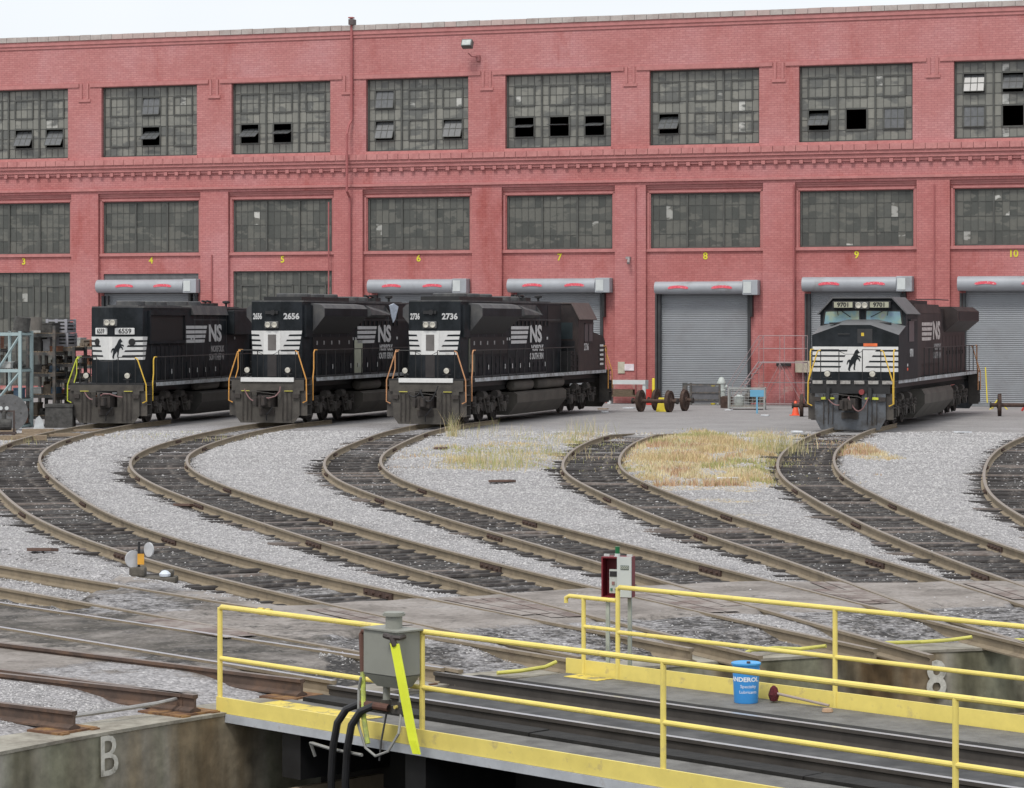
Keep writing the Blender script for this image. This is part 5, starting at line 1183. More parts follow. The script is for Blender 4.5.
# ================================================================= TURNTABLE BRIDGE
BD = Vector((.70, -.714)).normalized(); BA = math.atan2(BD.y, BD.x)
br = thing('turntable_bridge', 'turntable bridge with yellow pipe railings, grey walkways and two shiny rails', 'turntable bridge', (-1.35, 28.15, 0), BA)
BL = 33.0
q = MB(); x = .02; r5 = random.Random(5)
while x < 26:
    q.box(x, x+.24, -1.24, 1.24, -.32, -.052+r5.uniform(-.012, .008)); x += .40
q.build('deck_tie', timber, br)['kind'] = 'stuff'
for s in (-1, 1):
    q = MB(); x = .15
    while x < BL:
        l_ = min(3.3, BL-x); q.box(x, x+l_-.02, *sorted((s*.98, s*1.26)), -.05, .065+r5.uniform(-.006, .006)); x += 3.3
    g_ = q.build('guard_timber', timber, br)
    q = MB(); q.box(.05, BL, *sorted((s*.55, s*.98)), -1.5, -.33); q.box(.05, BL, *sorted((s*.45, s*1.08)), -.36, -.325); q.build('girder', pm('black_girder', (.02, .019, .018), .8, var=.3), br)
    c = np.array([(x, s*.7525) for x in np.linspace(-.02, BL, 80)]); sweep(c, 0, lambda x, y: -.045, railside if False else pm('dark_bridge_rail_side', (.055, .048, .042), .8, var=.3), railshine, 'rail', br)
q = MB(); q.box(.3, BL, -.60, .60, -.06, -.03)
q.build('centre_plank', pm('grey_black_plank', (.05, .05, .052), .85, var=.3, scale=3, dirt=(.10, .10, .10), dscale=2), br)
DZ = .03
wk = MB(); wk.box(0, BL, -2.22, -1.28, DZ-.03, DZ); wk.build('walkway', deckm, br)
wk = MB(); wk.box(1.28-.75, BL, 1.28, 2.22, DZ-.03, DZ); wk.build('walkway', deckm, br)
q = MB(); q.box(.02, 1.6, -2.20, -1.45, DZ+.002, DZ+.008); q.build('yellow_tread_patch', yeld, br)
q = MB(); q.box(.75, 1.25, 1.95, 2.2, DZ+.002, DZ+.008); q.build('yellow_tread_patch', yeld, br)
q = MB(); q.box(0, BL, -2.262, -2.236, .0, .155); q.build('kick_plate', yel, br)
q = MB(); q.box(.5, BL, 2.236, 2.262, .0, .19); q.build('kick_plate', yel, br)
q = MB(); q.box(-.02, BL, -2.275, -2.20, -.085, -.003); q.build('edge_channel', channel, br)
q = MB(); q.box(.5, BL, 2.20, 2.275, -.085, -.003); q.build('edge_channel', channel, br)
for x in (.9, 2.7, 5.4, 8.1, 10.8, 13.5):
    q = MB(); q.box(x, x+.28, -2.15, -.99, -.55, -.09); q.build('walkway_bracket', blackm, br)
def railing(y, xs_, x_end, ztop, name='railing'):
    q = MB(); q.tube([(xs_[0], y, ztop-.03), (xs_[0]+.03, y, ztop)]+[(x, y, ztop) for x in np.linspace(xs_[0]+.5, x_end, 12)], .026, 10, yel)
    q.tube([(xs_[0], y, .54), (x_end, y, .54)], .024, 10, yel)
    o = q.build(name, None, br, smooth=True)
    for x in xs_: MB().tube([(x, y, -.02), (x, y, ztop-.005)], .026, 10).build('post', yel, o, smooth=True)
    return o
railing(-2.23, [0.02+3.0*i for i in range(10)], 30, 1.055)
railing(2.24, [1.286+3.0*i for i in range(10)], 31, 1.03)
q = MB(); q.tube([(.50, 2.24, .80), (.50, 2.24, .855), (.55, 2.24, .88), (1.26, 2.24, .88)], .024, 10); q.tube([(.77, 2.24, .56), (1.286, 2.24, .56)], .022, 10); lo_ = q.build('railing', yel, br, smooth=True)
MB().tube([(.77, 2.24, 0), (.77, 2.24, .88)], .025, 10).build('post', yel, lo_, smooth=True)
for x in (.6, .72): MB().tube([(x, -2.2, 1.055), (x+.07, -2.2, 1.055)], .036, 8).build('pipe_clamp', yeld, br)

# control box behind the far railing
def at_br(x, y, z=0): v = Vector((x, y)); c, s = math.cos(BA), math.sin(BA); return Vector((-1.35+x*c-y*s, 28.15+x*s+y*c, z))
cb = thing('control_box', 'open control cabinet, dark red inside, green lamp on top, behind the far yellow railing', 'control box', at_br(1.10, 2.42, .90), R(-18))
q = MB(); q.box(-.17, .16, .16, .18, 0, .42); q.box(-.17, -.155, -.02, .16, 0, .42); q.box(.145, .16, -.02, .16, 0, .42); q.box(-.17, .16, -.02, .18, .42, .435); q.box(-.17, .16, -.02, .18, -.012, 0); q.build('cabinet', pm('cabinet_maroon', (.17, .012, .022), .5, var=.15), cb)
d = box('door', .02, .18, -.06, -.035, .0, .44, pm('pale_grey_door', (.50, .53, .52), .5, var=.08), cb)
q = MB(); q.box(.06, .155, -.064, -.0605, .30, .35); q.build('dark_label', pm('dark_label', (.13, .15, .14), .5, var=.3, scale=60), d)
text('label_lettering', '0000', .045, (.107, -.066, .325), (1, 0, 0), (0, 0, 1), pm('label_pale', (.45, .48, .42), .6), d, sx=1.0)
ip = box('inner_panel', -.075, .019, -.03, -.01, .04, .30, pm('inner_panel_pale', (.45, .47, .45), .5), cb)
q = MB(); q.box(-.07, .012, -.034, -.0302, .22, .28, blackm); q.cb((-.03, -.035, .15), (.03, .01, .035), pm('reddish_button', (.25, .13, .12), .5)); q.cb((-.05, -.035, .08), (.022, .01, .028), pm('green_button', (.05, .16, .10), .5)); q.cb((-.0, -.035, .08), (.02, .01, .02), blackm); q.build('switch', None, ip)
q = MB(); q.box(-.16, -.10, 0.05, .07, .435, .46); q.box(.10, .16, .05, .07, .435, .46); q.box(-.03, .0, -.0, .02, .436, .445); q.build('lug', pm('pale_grey_door', (.5, .5, .5)), cb)
q = MB(); q.cyl((-.0, .03, .436), (0, .03, .47), .03, 12, palep); q.cyl((0, .03, .47), (0, .03, .535), .026, 12, pm('green_lamp', (.01, .14, .05), .3)); q.cyl((0, .03, .535), (0, .03, .545), .028, 12, pm('green_lamp', (.01, .14, .05), .3)); q.build('signal_lamp', None, cb)
q = MB(); q.box(-.14, -.10, .05, .09, -.93, -.012); q.box(.11, .15, .05, .09, -.93, -.012); q.box(-.14, .15, .0, .12, -.94, -.93); q.build('support_leg', pm('pale_green_leg', (.35, .38, .34), .6), cb)

# blue pail
pos = at_br(3.42, 1.88, DZ+.002); pl = thing('pail', 'bright blue plastic pail with white lettering standing on the far walkway', 'bucket', pos, 0)
q = MB(); q.lathe([(.118, 0), (.122, .01), (.138, .33), (.142, .332), (.142, .345), (.138, .347), (.140, .385), (.148, .388), (.148, .40), (.10, .402), (.01, .402)], n=40); q.build('body', bluep, pl, smooth=True)
q = MB(); q.lathe([(.15, .385), (.152, .39), (.152, .405), (.145, .41), (.135, .404), (.03, .403)], n=40); lid = q.build('lid', pm('lid_blue', (.07, .36, .74), .4), pl, smooth=True)
MB().cyl((.02, -.06, .405), (.02, -.06, .425), .02, 10).build('spout_cap', pm('brown_cap', (.08, .05, .05), .6), lid)
def wrap_text(s, size, z, r0, name, parent, mat, a0=-90, bold=.0, shift=0, sx=1):
    t_ = text(name, s, size, (0, 0, 0), (1, 0, 0), (0, 1, 0), mat, parent, bold=bold, th=.002, sx=sx)
    for v in t_.data.vertices:
        x_, y_, d_ = v.co; rr_ = r0+.0005+(z+y_-.01)/.32*.016+d_*.5+.001; a = R(a0)+(x_+shift)/r0; v.co = (rr_*math.cos(a), rr_*math.sin(a), z+y_)
wp = pm('pail_white_ink', (.80, .84, .88), .5, var=.05)
wrap_text('ANDEROL', .062, .245, .122, 'pail_lettering', pl, wp, -98, .0022, -.012, 1.05)
wrap_text('Specialty', .046, .175, .122, 'pail_lettering', pl, wp, -84)
wrap_text('Lubricants', .044, .118, .122, 'pail_lettering', pl, wp, -84)
# brush with wooden handle, lying behind the pail
h0, h1 = at_br(3.62, 2.08, .13), at_br(4.28, 2.15, .06)
bs = thing('brush', 'long-handled brush with a dark red bristle head lying beside the blue pail', 'brush', h0)
q = MB(); q.tube([(0, 0, 0), tuple(h1-h0)], .014, 8); q.build('handle', pm('worn_handle', (.33, .27, .24), .7), bs)
q = MB(); q.lathe([(.01, -.09), (.04, -.08), (.058, -.02), (.036, .05), (.015, .07), (.005, .075)], n=14); q.build('bristle_head', pm('maroon_bristle', (.10, .015, .02), .95, var=.4, scale=30, bump=.6, bscale=60), bs)
lp_ = at_br(4.42, 1.95, DZ+.02); tag(MB().lathe([(.01, -.02), (.06, -.015), (.05, .015), (.01, .02)], tuple(lp_), 7).build('leather_glove_scrap', pm('tan_scrap', (.42, .28, .18), .9)), 'small crumpled tan scrap on the far walkway near the brush handle end', 'scrap')

# grey sand box on the near railing
gx = at_br(2.80, -2.42, 0); gb = thing('junction_box', 'grey steel hopper box with capped pipe on top, mounted on the near yellow railing', 'junction box', gx, BA)
q = MB(); q.box(-.24, .24, -.13, .15, .66, 1.07); bx_ = q.build('box', greybox, gb); bevel(bx_, .008, 1)
q = MB(); q.add([(-.24,-.13,.66),(.24,-.13,.66),(.24,.15,.66),(-.24,.15,.66),(-.10,-.08,.55),(.18,-.08,.55),(.18,.10,.55),(-.10,.10,.55)], [(0,4,5,1),(1,5,6,2),(2,6,7,3),(3,7,4,0),(4,7,6,5)]); q.build('hopper_bottom', pm('grey_box_shade', (.20, .205, .18), .6), gb)
q = MB(); q.box(-.26, .26, -.15, .17, 1.07, 1.085); q.build('lid', greybox, gb)
q = MB(); q.cyl((0.02, .02, 1.085), (.02, .02, 1.20), .078, 20); q.cyl((.02, .02, 1.20), (.02, .02, 1.222), .105, 20); q.cyl((.02, .02, 1.222), (.02, .02, 1.232), .095, 20); q.build('filler_neck', greybox, gb, smooth=True)
for x in (.0, .22): 
    q = MB(); q.cyl((x-.06, 0, .56), (x-.06, 0, .42), .034, 12, greybox); q.cyl((x-.06, 0, .42), (x-.06, 0, .30), .05, 10, pm('valve_dark', (.05, .045, .04), .6)); q.cb((x-.06, -.02, .34), (.13, .10, .05), pm('valve_dark', (.05, .045, .04), .6)); q.cyl((x-.06, -.07, .38), (x-.06, -.10, .38), .018, 8, yeld); q.build('valve', None, gb)
q = MB(); q.tube([(-.24, 0, 1.03), (-.36, -.03, 1.03), (-.38, -.03, 1.0), (-.30, -.08, .66)], .026, 8); q.build('brown_pipe', pipebr, gb, smooth=True)
q = MB(); q.tube([(-.30, -.08, .66), (-.22, -.14, .25), (-.14, -.16, .02)], .024, 8); q.build('green_yellow_post', pm('peeling_lime', (.45, .52, .10), .7, var=.3, scale=7, dirt=(.2, .22, .12), dscale=8), gb)
q = MB(); q.tube([(.24, -.05, 1.03), (.30, -.17, 1.03), (.20, -.22, 1.04)], .022, 8); q.tube([(.14, -.2, 1.045), (.24, -.2, 1.03), (.27, -.19, .96)], .028, 8); q.build('elbow_pipe', pm('dark_elbow', (.04, .03, .028), .5), gb, smooth=True)
q = MB(); q.add([(.22,-.21,.98),(.30,-.19,.98),(.53,-.17,.12),(.45,-.19,.12),(.22,-.185,.98),(.30,-.165,.98),(.53,-.145,.12),(.45,-.165,.12),(.56,-.155,.0),(.49,-.175,.0),(.56,-.135,.0),(.49,-.155,.0)],
 [(0,3,2,1),(4,5,6,7),(0,4,7,3),(1,2,6,5),(0,1,5,4),(3,9,8,2),(7,6,10,11),(2,8,10,6),(3,7,11,9),(9,11,10,8)]); q.build('lime_pipe_cover', hiviz, gb)
for x, e in ((-.14, -.62), (.06, -.48)):
    pts = [(x, -.08, .36), (x-.16, -.12, .37), (x-.28, -.18, .31), (x-.36, -.22, .18), (x-.42, -.22, -.05), (x-.47, -.2, -.35), (x-.52, -.15, -.8), (x-.4, .1, -1.2), (x-.2, .4, -1.5)]
    MB().tube(pts, .036, 10).build('hydraulic_hose', rubber, gb, smooth=True)
    MB().tube([pts[0], pts[1]], .037, 10).build('hose_fitting', pipebr, gb)
MB().tube([(.0, -.05, .32), (.0, -.12, .05), (.02, -.16, -.12)], .010, 6).build('cable', rubber, gb)
MB().tube([(.20, -.05, .34), (.24, -.12, .15), (.14, -.16, -.02), (-.02, -.17, -.08), (-.16, -.17, -.02), (-.26, -.17, .18), (-.30, -.13, .5), (-.26, -.14, .62)], .013, 6).build('cable', pm('grey_cable', (.25, .25, .24), .6), gb)
MB().tube([(-.2, -.18, -.09), (-.7, -.12, -.10), (-1.1, -.02, -.1), (-1.22, .06, -.12), (-1.2, .1, -.25)], .016, 6).build('cable', pm('grey_cable', (.25, .25, .24), .6), gb)
# loose yellow air lines on the gravel
for pts, lab in (([px(497, 673, .06), px(520, 671, .07), px(545, 667, .10), px(556, 662, .14)], 'yellow air hose lying on the gravel left of the far railing end'),
                 ([px(738, 656, .1), px(752, 650, .10), px(775, 648, .08), px(800, 649, .06), px(826, 646, .12)], 'yellow air hose on the pit edge just above the blue pail'),
                 ([px(884, 643, .1), px(920, 642, .06), px(950, 640, .10), px(972, 637, .15)], 'yellow air hose on the pit edge above the painted figure eight'),
                 ([px(1012, 640, .1), px(1030, 640, .1), px(1060, 643, .08)], 'yellow air hose on the pit edge at the right border of the photo')):
    tag(MB().tube([tuple(p_) for p_ in pts], .022, 8).build('air_hose', pm('dirty_yellow_hose', (.55, .52, .12), .6, var=.2), smooth=True), lab, 'hose', 'yellow hoses by the pit')

# worn timber crossing planks sunk in the road strip
mat_pl = pm('red_brown_plank', (.15, .112, .10), .95, var=.4, scale=3, dirt=(.28, .25, .23), dscale=2.4, dlo=.42, dhi=.58, bump=.3, bscale=9)
for i, (k, s_, r0, r1) in enumerate((('B', -1, 20.8, 23.6), ('B', 1, 20.6, 23.8), ('C', -1, 21, 23.6), ('C', 1, 20.8, 23.2), ('A', -1, 21, 23.5), ('D', -1, 21, 24), ('A', 1, 21.2, 23.8), ('D', 1, 20.9, 23.4), ('T3', 1, 21.2, 23.6), ('Z', -1, 21, 23.5))):
    c = CL[k]; t, nr = frame(c); rr_ = np.hypot(c[:, 0]-PC.x, c[:, 1]-PC.y); ii = [j for j in range(len(c)) if r0 < rr_[j] < r1]
    q = MB()
    for w0, w1 in ((.84, 1.06), (1.08, 1.28)):
        vs = []
        for j in ii: 
            for w_ in (w0, w1): p_ = c[j]+nr[j]*s_*w_; vs.append((p_[0], p_[1], .162))
        q.add([(a_, b_, c_+.0011*i) for a_, b_, c_ in vs], [(2*j, 2*j+1, 2*j+3, 2*j+2) for j in range(len(ii)-1)])
    side = 'right' if s_ > 0 else 'left'
    names = {'A': 'the leftmost track', 'B': 'the second curved track', 'C': 'the third curved track', 'D': 'the fourth curved track', 'T3': 'the shiny bridge-aligned track', 'Z': 'the sunken track'}
    tag(q.build('crossing_plank', mat_pl), 'worn red-brown timber planks in the road, %s side of %s' % (side, names[k]), 'crossing planks', 'timber crossing planks in the road strip')

# ================================================================= YARD CLUTTER
# small switch marker
p0 = px(147, 583); sw = thing('switch_stand', 'low switch marker with white discs and an orange blade beside the track', 'switch stand', p0)
q = MB(); q.box(-.32, .45, -.2, .2, 0, .10); q.box(-.25, -.02, -.15, .15, .10, .24); q.box(.20, .40, -.1, .1, .10, .20); o = q.build('base', pm('mossy_iron', (.10, .09, .075), .9, var=.5, scale=9), sw); bevel(o, .03)
q = MB(); q.cyl((-.12, 0, .2), (-.12, 0, .62), .02, 8); q.build('spindle', blackm, sw)
for (dx, dz, r_, tilt) in ((-.21, .36, .13, 35), (.03, .50, .11, -45)):
    d = MB().cyl((0, -.012, 0), (0, .012, 0), r_, 20).build('disc', pm('white_target', (.50, .51, .53), .6), sw); d.location = (dx, 0, dz); d.rotation_euler = (0, 0, R(tilt))
box('orange_blade', -.14, -.04, -.03, -.015, .28, .44, pm('amber_paint', (.68, .34, .04), .6), sw)
tag(MB().lathe([(.01, 0), (.08, .01), (.09, .05), (.05, .09), (.01, .1)], (p0.x+.28, p0.y-.1, .1), 7).build('rag', pm('pale_rag', (.6, .65, .72), .8)), 'pale blue rag lying on the base of the switch marker', 'rag')

def wheel_thing(label, x, y, ang, grp='spare wheelsets in front of the doors', z0=0.0):
    t = thing('wheelset', label, 'wheelset', (x, y, z0), ang, grp); t.scale = (.9, .9, .9)
    MB().cyl((-1.12, 0, .53), (1.12, 0, .53), .095, 14).build('axle', rust, t, smooth=True)
    for s in (-1, 1):
        w = MB(); w.lathe([(.10, -.12), (.15, -.11), (.17, -.05), (.42, -.03), (.43, -.07), (.52, -.07), (.52, .05), (.55, .055), (.55, .085), (.42, .08), (.38, .04), (.18, .05), (.15, .09), (.10, .1)], n=36)
        M_ = Matrix.Translation((s*.76, 0, .53)) @ Matrix.Rotation(R(90)*(-s), 4, 'Y'); w.v = [tuple(M_ @ Vector(p)) for p in w.v]; w.build('wheel', rust, t, smooth=True)
        MB().cyl((s*1.12, 0, .53), (s*1.2, 0, .53), .14, 12).build('bearing_cap', grime, t)
    return t
W1 = px(655, 412); wheel_thing('rusty wheelset with axle, left one of the pair before the grey door', W1.x, W1.y, -R(24))
W2 = px(671, 411); wheel_thing('rusty wheelset with axle, right one of the pair before the grey door', W2.x, W2.y+.3, -R(24))
W3 = px(818, 417); wheel_thing('rusty wheelset half hidden behind the left front of locomotive 9701', W3.x, W3.y, -R(8))
W4 = px(1016, 416.5); wheel_thing('rusty wheelset at the right edge of the photo before the last grey door', W4.x, W4.y, -R(8))
def bollard(x, y, hpx, label, grp=None, r=.11, mat=yellowb):
    p = px(x, y); h_ = hpx*p.y/2650; t = MB().lathe([(r, 0), (r, h_-.06), (r*.8, h_-.01), (.01, h_)], n=16).build('bollard', mat, smooth=True); t.location = p; tag(t, label, 'bollard', grp)
bollard(713, 404.5, 19, 'yellow bollard just left of the pale green hydrant', 'yellow bollards by the doors'); bollard(737, 402, 15, 'yellow bollard behind the wire crate', 'yellow bollards by the doors')
bollard(653.5, 405, 27, 'thin yellow post against the brick wall above the wheelset', None, .07)
p = px(664, 412); q = MB(); q.add([(-.32, -.15, 0), (.32, -.15, 0), (.2, 0, .62), (-.2, 0, .62), (-.32, .15, 0), (.32, .15, 0)], [(0, 1, 2, 3), (5, 4, 3, 2)]); o = q.build('floor_sign', yellowb); o.location = p+Vector((0, .5, 0)); tag(o, 'yellow folding floor sign standing between the two wheelsets', 'floor sign')
p = px(721.5, 404.5); t = thing('hydrant', 'pale grey-green hydrant-like post beside the yellow bollard', 'hydrant', p)
q = MB(); q.lathe([(.24, 0), (.24, .06), (.19, .10), (.18, .62), (.22, .64), (.22, .72), (.18, .74), (.18, .98), (.21, 1.0), (.21, 1.06), (.17, 1.14), (.12, 1.26), (.04, 1.32), (.01, 1.32)], n=24); q.build('barrel', lgrey, t, smooth=True)
q = MB(); q.cyl((-.27, 0, .85), (.27, 0, .85), .09, 12); q.cyl((0, -.4, .5), (0, .2, .5), .12, 12); q.build('nozzle', lgrey, t)
p = px(671, 401); t = MB().tube([(0, 0, 0), (0, 0, .75)], .14, 12).build('gas_bottle', redm, smooth=True); t.location = px(649, 405); tag(t, 'red cylinder standing against the wall behind the left wheelset', 'gas bottle')
# white work bench by the wall
p = px(628, 404); t = thing('bench', 'long white bench with a box end against the brick wall', 'bench', p+Vector((0, .2, 0)), FA)
q = MB(); q.box(-.95, .95, -.3, .3, .95, 1.15); q.build('top', palep, t); q = MB()
for x in (-.95, .8): MB().box(x, x+.15, -.25, .25, 0, .949).build('leg', palep, t); q.box(-.79, .79, -.2, .2, .35, .45); q.box(-.7, .3, -.2, .2, .451, .7); q.build('shelf', wood, t)
box('side_box', -1.1, -.96, -.25, .25, .2, 1.0, pm('bluish_box', (.2, .32, .42), .6), t)
# dark steel frame before the door
p = px(702, 405); t = thing('steel_barrier', 'dark steel barrier frame leaning before the grey door, left of the bollard', 'barrier', p, FA)
q = MB(); q.box(-.95, -.72, -.05, .05, 0, 1.05); q.box(-.6, -.5, -.05, .05, 0, 1.05); q.box(-.72, .9, -.04, .04, .92, 1.0); q.box(-.6, .9, -.04, .04, .55, .62); q.box(-.6, .9, -.04, .04, .2, .28); q.box(.82, .9, -.05, .05, 0, .919); q.build('frame', rackd, t)
q = MB(); q.box(-.49, .81, -.01, .01, .1, .9); q.build('mesh_panel', pm('dull_mesh', (.12, .12, .13), .8), t)
# wire crate
p = px(747, 409.5); t = thing('wire_crate', 'galvanised wire crate with dark junk inside, before the wall right of the grey door', 'crate', p, R(-8))
gal = pm('galvanised_wire', (.36, .37, .36), .55, var=.2, scale=5); q = MB()
for s in (-1, 1):
    for x in np.linspace(-.78, .78, 10): q.tube([(x, s*.5, .12), (x, s*.5, .95)], .008, 4)
    for y in np.linspace(-.5, .5, 7): q.tube([(s*.78, y, .12), (s*.78, y, .95)], .008, 4)
for z in np.linspace(.2, .85, 6): q.tube([(-.78, -.5, z), (.78, -.5, z), (.78, .5, z), (-.78, .5, z), (-.78, -.5, z)], .008, 4)
q.build('mesh', gal, t); q = MB()
for sx in (-1, 1):
    for sy in (-1, 1): q.cb((sx*.80, sy*.52, .5), (.07, .07, 1.0))
for z in (.12, .95): q.box(-.8, .8, -.54, -.50, z-.03, z+.03); q.box(-.8, .8, .50, .54, z-.03, z+.03); q.box(-.83, -.79, -.5, .5, z-.03, z+.03); q.box(.79, .83, -.5, .5, z-.03, z+.03)
q.build('frame', gal, t); q = MB(); q.box(-.75, .75, -.46, .46, .13, .16); q.build('floor', wood, t)
tag(MB().lathe([(.2, 0), (.22, .05), (.22, .4), (.1, .5), (.01, .5)], (p.x-.35, p.y, .17), 16).build('pot', lgrey, smooth=True), 'pale pot standing inside the wire crate', 'pot')
q = MB(); r6 = random.Random(6)
for i in range(14):
    M_ = Matrix.Translation((p.x+.35+r6.uniform(-.35, .35), p.y+r6.uniform(-.3, .3), .3+r6.uniform(0, .45))) @ Matrix.Rotation(r6.uniform(0, 3), 4, 'Z') @ Matrix.Rotation(r6.uniform(-1, 1), 4, 'X'); q.cb((0, 0, 0), (r6.uniform(.1, .5), r6.uniform(.05, .2), r6.uniform(.05, .3)), None, M_)
tag(q.build('scrap_metal', pm('mixed_scrap', (.15, .14, .13), .8, var=.5, scale=8)), 'grey scrap metal heaped in the wire crate', 'scrap', kind='stuff')
q = MB(); q.lathe([(.3, 0), (.3, .5), (.2, .55), (.01, .55)], tuple(px(727, 408)), 12); tag(q.build('rusty_drum', rust), 'small rusty drum between the hydrant and the wire crate', 'drum')
# scaffold / rolling stair frame
p = px(783, 406); t = thing('platform_ladder', 'thin grey rolling work platform with railings against the brick wall', 'work platform', p+Vector((-.6, .3, 0)), FA)
gt = pm('thin_galvanised_tube', (.34, .26, .265), .6, var=.15); q = MB()
for y in (-.5, .5):
    for x in (-.4, .6, 1.7): q.tube([(x, y, .05), (x, y, 3.3)], .014, 4)
    q.tube([(-1.9, y, .05), (-.4, y, 2.1)], .03, 5); q.tube([(-1.9, y, 1.0), (-.4, y, 3.3)], .014, 4); q.tube([(-1.9, y, .05), (-1.9, y, 1.0)], .014, 4)
    for z in (2.7, 3.3): q.tube([(-.4, y, z), (1.7, y, z)], .014, 4)
    q.tube([(-.4, y, .1), (1.7, y, .1)], .014, 4); q.tube([(-.4, y, .1), (.6, y, 2.0)], .011, 4); q.tube([(.6, y, 2.0), (1.7, y, .1)], .011, 4); q.tube([(1.7, y, 2.05), (2.6, y, .1)], .011, 4); q.tube([(-.4, y, 1.1), (2.3, y, 1.1)], .011, 4)
q.build('frame', gt, t); q = MB()
for i in range(7): q.box(-1.8+i*.19, -1.6+i*.19, -.5, .5, .2+i*.26, .23+i*.26)
q.build('tread', gt, t); box('platform', -.42, 1.72, -.5, .5, 2.02, 2.08, gt, t)
# blue sign on a stake
p = px(757, 413.5); t = thing('stake_sign', 'light blue blank sign board on a blue stake', 'sign', p)
box('board', -.30, .30, -.02, .02, .72, 1.02, lblue, t, .01); box('stake', -.035, .035, -.018, .022, 0, .719, lblue, t)
p = px(795.5, 415.5); t = thing('traffic_cone', 'orange traffic cone beside the half-hidden wheelset', 'traffic cone', p)
MB().lathe([(.16, .03), (.05, .60), (.03, .62), (.01, .62)], n=20).build('cone', orangec, t, smooth=True); box('base', -.24, .24, -.24, .24, 0, .03, orangec, t)
p = px(1006, 411); t = thing('yellow_tripod', 'thin yellow stand with splayed legs behind the wheelset at the right edge', 'stand', p+Vector((0, 2.0, 0)))
q = MB(); q.tube([(-.45, .1, .3), (-.50, .3, 1.9)], .03, 5)
q.build('pole', yellowb, t)
for a_ in ((-.4, -.2, 0), (.4, -.2, 0), (-.2, .3, 0)): MB().tube([a_, (0, 0, .45)], .025, 5).build('leg', yellowb, t)
p = px(1024, 412); tag(MB().tube([(p.x-.1, p.y, .05), (p.x+.1, p.y, .4), (p.x+.5, p.y, .1), (p.x-.0, p.y, .1)], .05, 6).build('red_bracket', redm), 'small red iron bracket on the ground at the right edge', 'bracket')
# litter
rl = random.Random(11); LM = [pm('litter_white', (.6, .62, .65), .7), pm('litter_rust', (.12, .075, .06), .9), pm('litter_tan', (.38, .3, .22), .9)]
for i, (x, y, w_, l_, c_, lab) in enumerate(((603, 410, .5, .2, 2, 'tan flat scrap before the rear of locomotive 2736'), (605, 413, .4, .1, 0, 'white litter scrap nearest the rear of locomotive 2736'), (629, 409, .6, .2, 0, 'pale blue litter left of the wheelset pair'), (729, 411, .35, .2, 0, 'white litter scrap before the wire crate'), (765, 417, .4, .15, 0, 'white litter below the blue sign'), (963, 434, .6, .2, 0, 'pale blue litter on the gravel right of locomotive 9701'), (441, 452, .4, .2, 1, 'rust coloured scrap right of the third track'), (502, 487, .7, .25, 1, 'dark plank piece on the gravel between the third and fourth tracks'), (797, 434, .5, .25, 0, 'pale scrap in the grass left of locomotive 9701'), (728, 484, .6, .2, 0, 'pale flat scrap at the front of the dry grass patch'), (187, 508, .5, .3, 1, 'red-brown scrap left of the second track'), (43, 558, .5, .25, 1, 'red-brown scrap on the gravel at far left'))):
    p = px(x, y); M_ = Matrix.Translation((p.x, p.y, hgt(p.x, p.y)+.03)) @ Matrix.Rotation(rl.uniform(-.5, .5), 4, 'Z') @ Matrix.Rotation(rl.uniform(-.15, .15), 4, 'X')
    q = MB(); q.prism([(-w_/2, -l_/2), (w_*.3, -l_*.6), (w_/2, l_*.2), (w_*.1, l_/2), (-w_*.4, l_*.4)], (0, 0, 0), (1, 0, 0), (0, 1, 0), .05, None, M_); tag(q.build('scrap_piece', LM[c_]), lab, 'scrap')

# ---- storage racks at far left
def rack(label, x, y, w_, d_, h_, levels, mat, diag, rz=0, name='storage_rack', bays=1):
    t = thing(name, label, 'storage rack', px(x, y), rz, 'steel racks at the far left')
    q = MB(); n_ = bays+1
    for i in range(n_):
        xx = -w_/2+w_*i/bays
        for yy in (-d_/2, d_/2): q.box(xx-.055, xx+.055, yy-.05, yy+.05, 0, h_)
    q.build('upright', mat, t); q = MB()
    for z in levels:
        q = MB()
        for yy in (-d_/2, d_/2): q.box(-w_/2+.05, w_/2-.05, yy-.03, yy+.03, z-.12, z)
        for i in range(n_): xx = -w_/2+w_*i/bays; q.box(xx-.03, xx+.03, -d_/2, d_/2, z-.10, z-.02)
        q.build('beam', mat, t)
    if diag:
        q = MB(); zz = sorted(list(levels))
        for a, b_ in zip(zz[:-1], zz[1:]): q.tube([(-w_/2, -d_/2, a), (w_/2, -d_/2, b_-.1)], .05, 4)
        q.build('diagonal_brace', mat, t)
    q = MB()
    for z in levels:
        for i in range(8): q.box(-w_/2+w_*i/8+.01, -w_/2+w_*(i+1)/8-.02, -d_/2, d_/2, z+.001, z+.03)
    q.build('shelf_board', wood if not diag else rackd, t); return t
RK = rack('pale blue-green steel rack with diagonal braces, leftmost', 15, 428, .85, 1.2, 3.6, (.15, 1.1, 2.2, 3.55), rackb, True, R(-10))
rack('tall dark steel rack crammed with parts, right of the pale blue rack', 47, 426, 1.05, 1.3, 3.8, (.4, 1.2, 2.0, 2.8, 3.5), rackd, False, R(-10))
rack('dark shelf rack carrying grey crates on top, next to locomotive 6559', 66, 425, 1.1, 1.3, 3.0, (.5, 1.1, 1.75, 2.35, 2.95), rackd, False, R(-10))
rack('lower brown-loaded rack partly hidden behind locomotive 6559', 85, 420, 1.6, 1.3, 3.0, (.6, 1.4, 2.2, 2.95), rackd, False, R(-10))
rack('dark rack cut off by the left edge of the photo', -20, 424, 1.8, 1.2, 3.0, (.5, 1.3, 2.1, 2.9), rackd, False, R(-10))
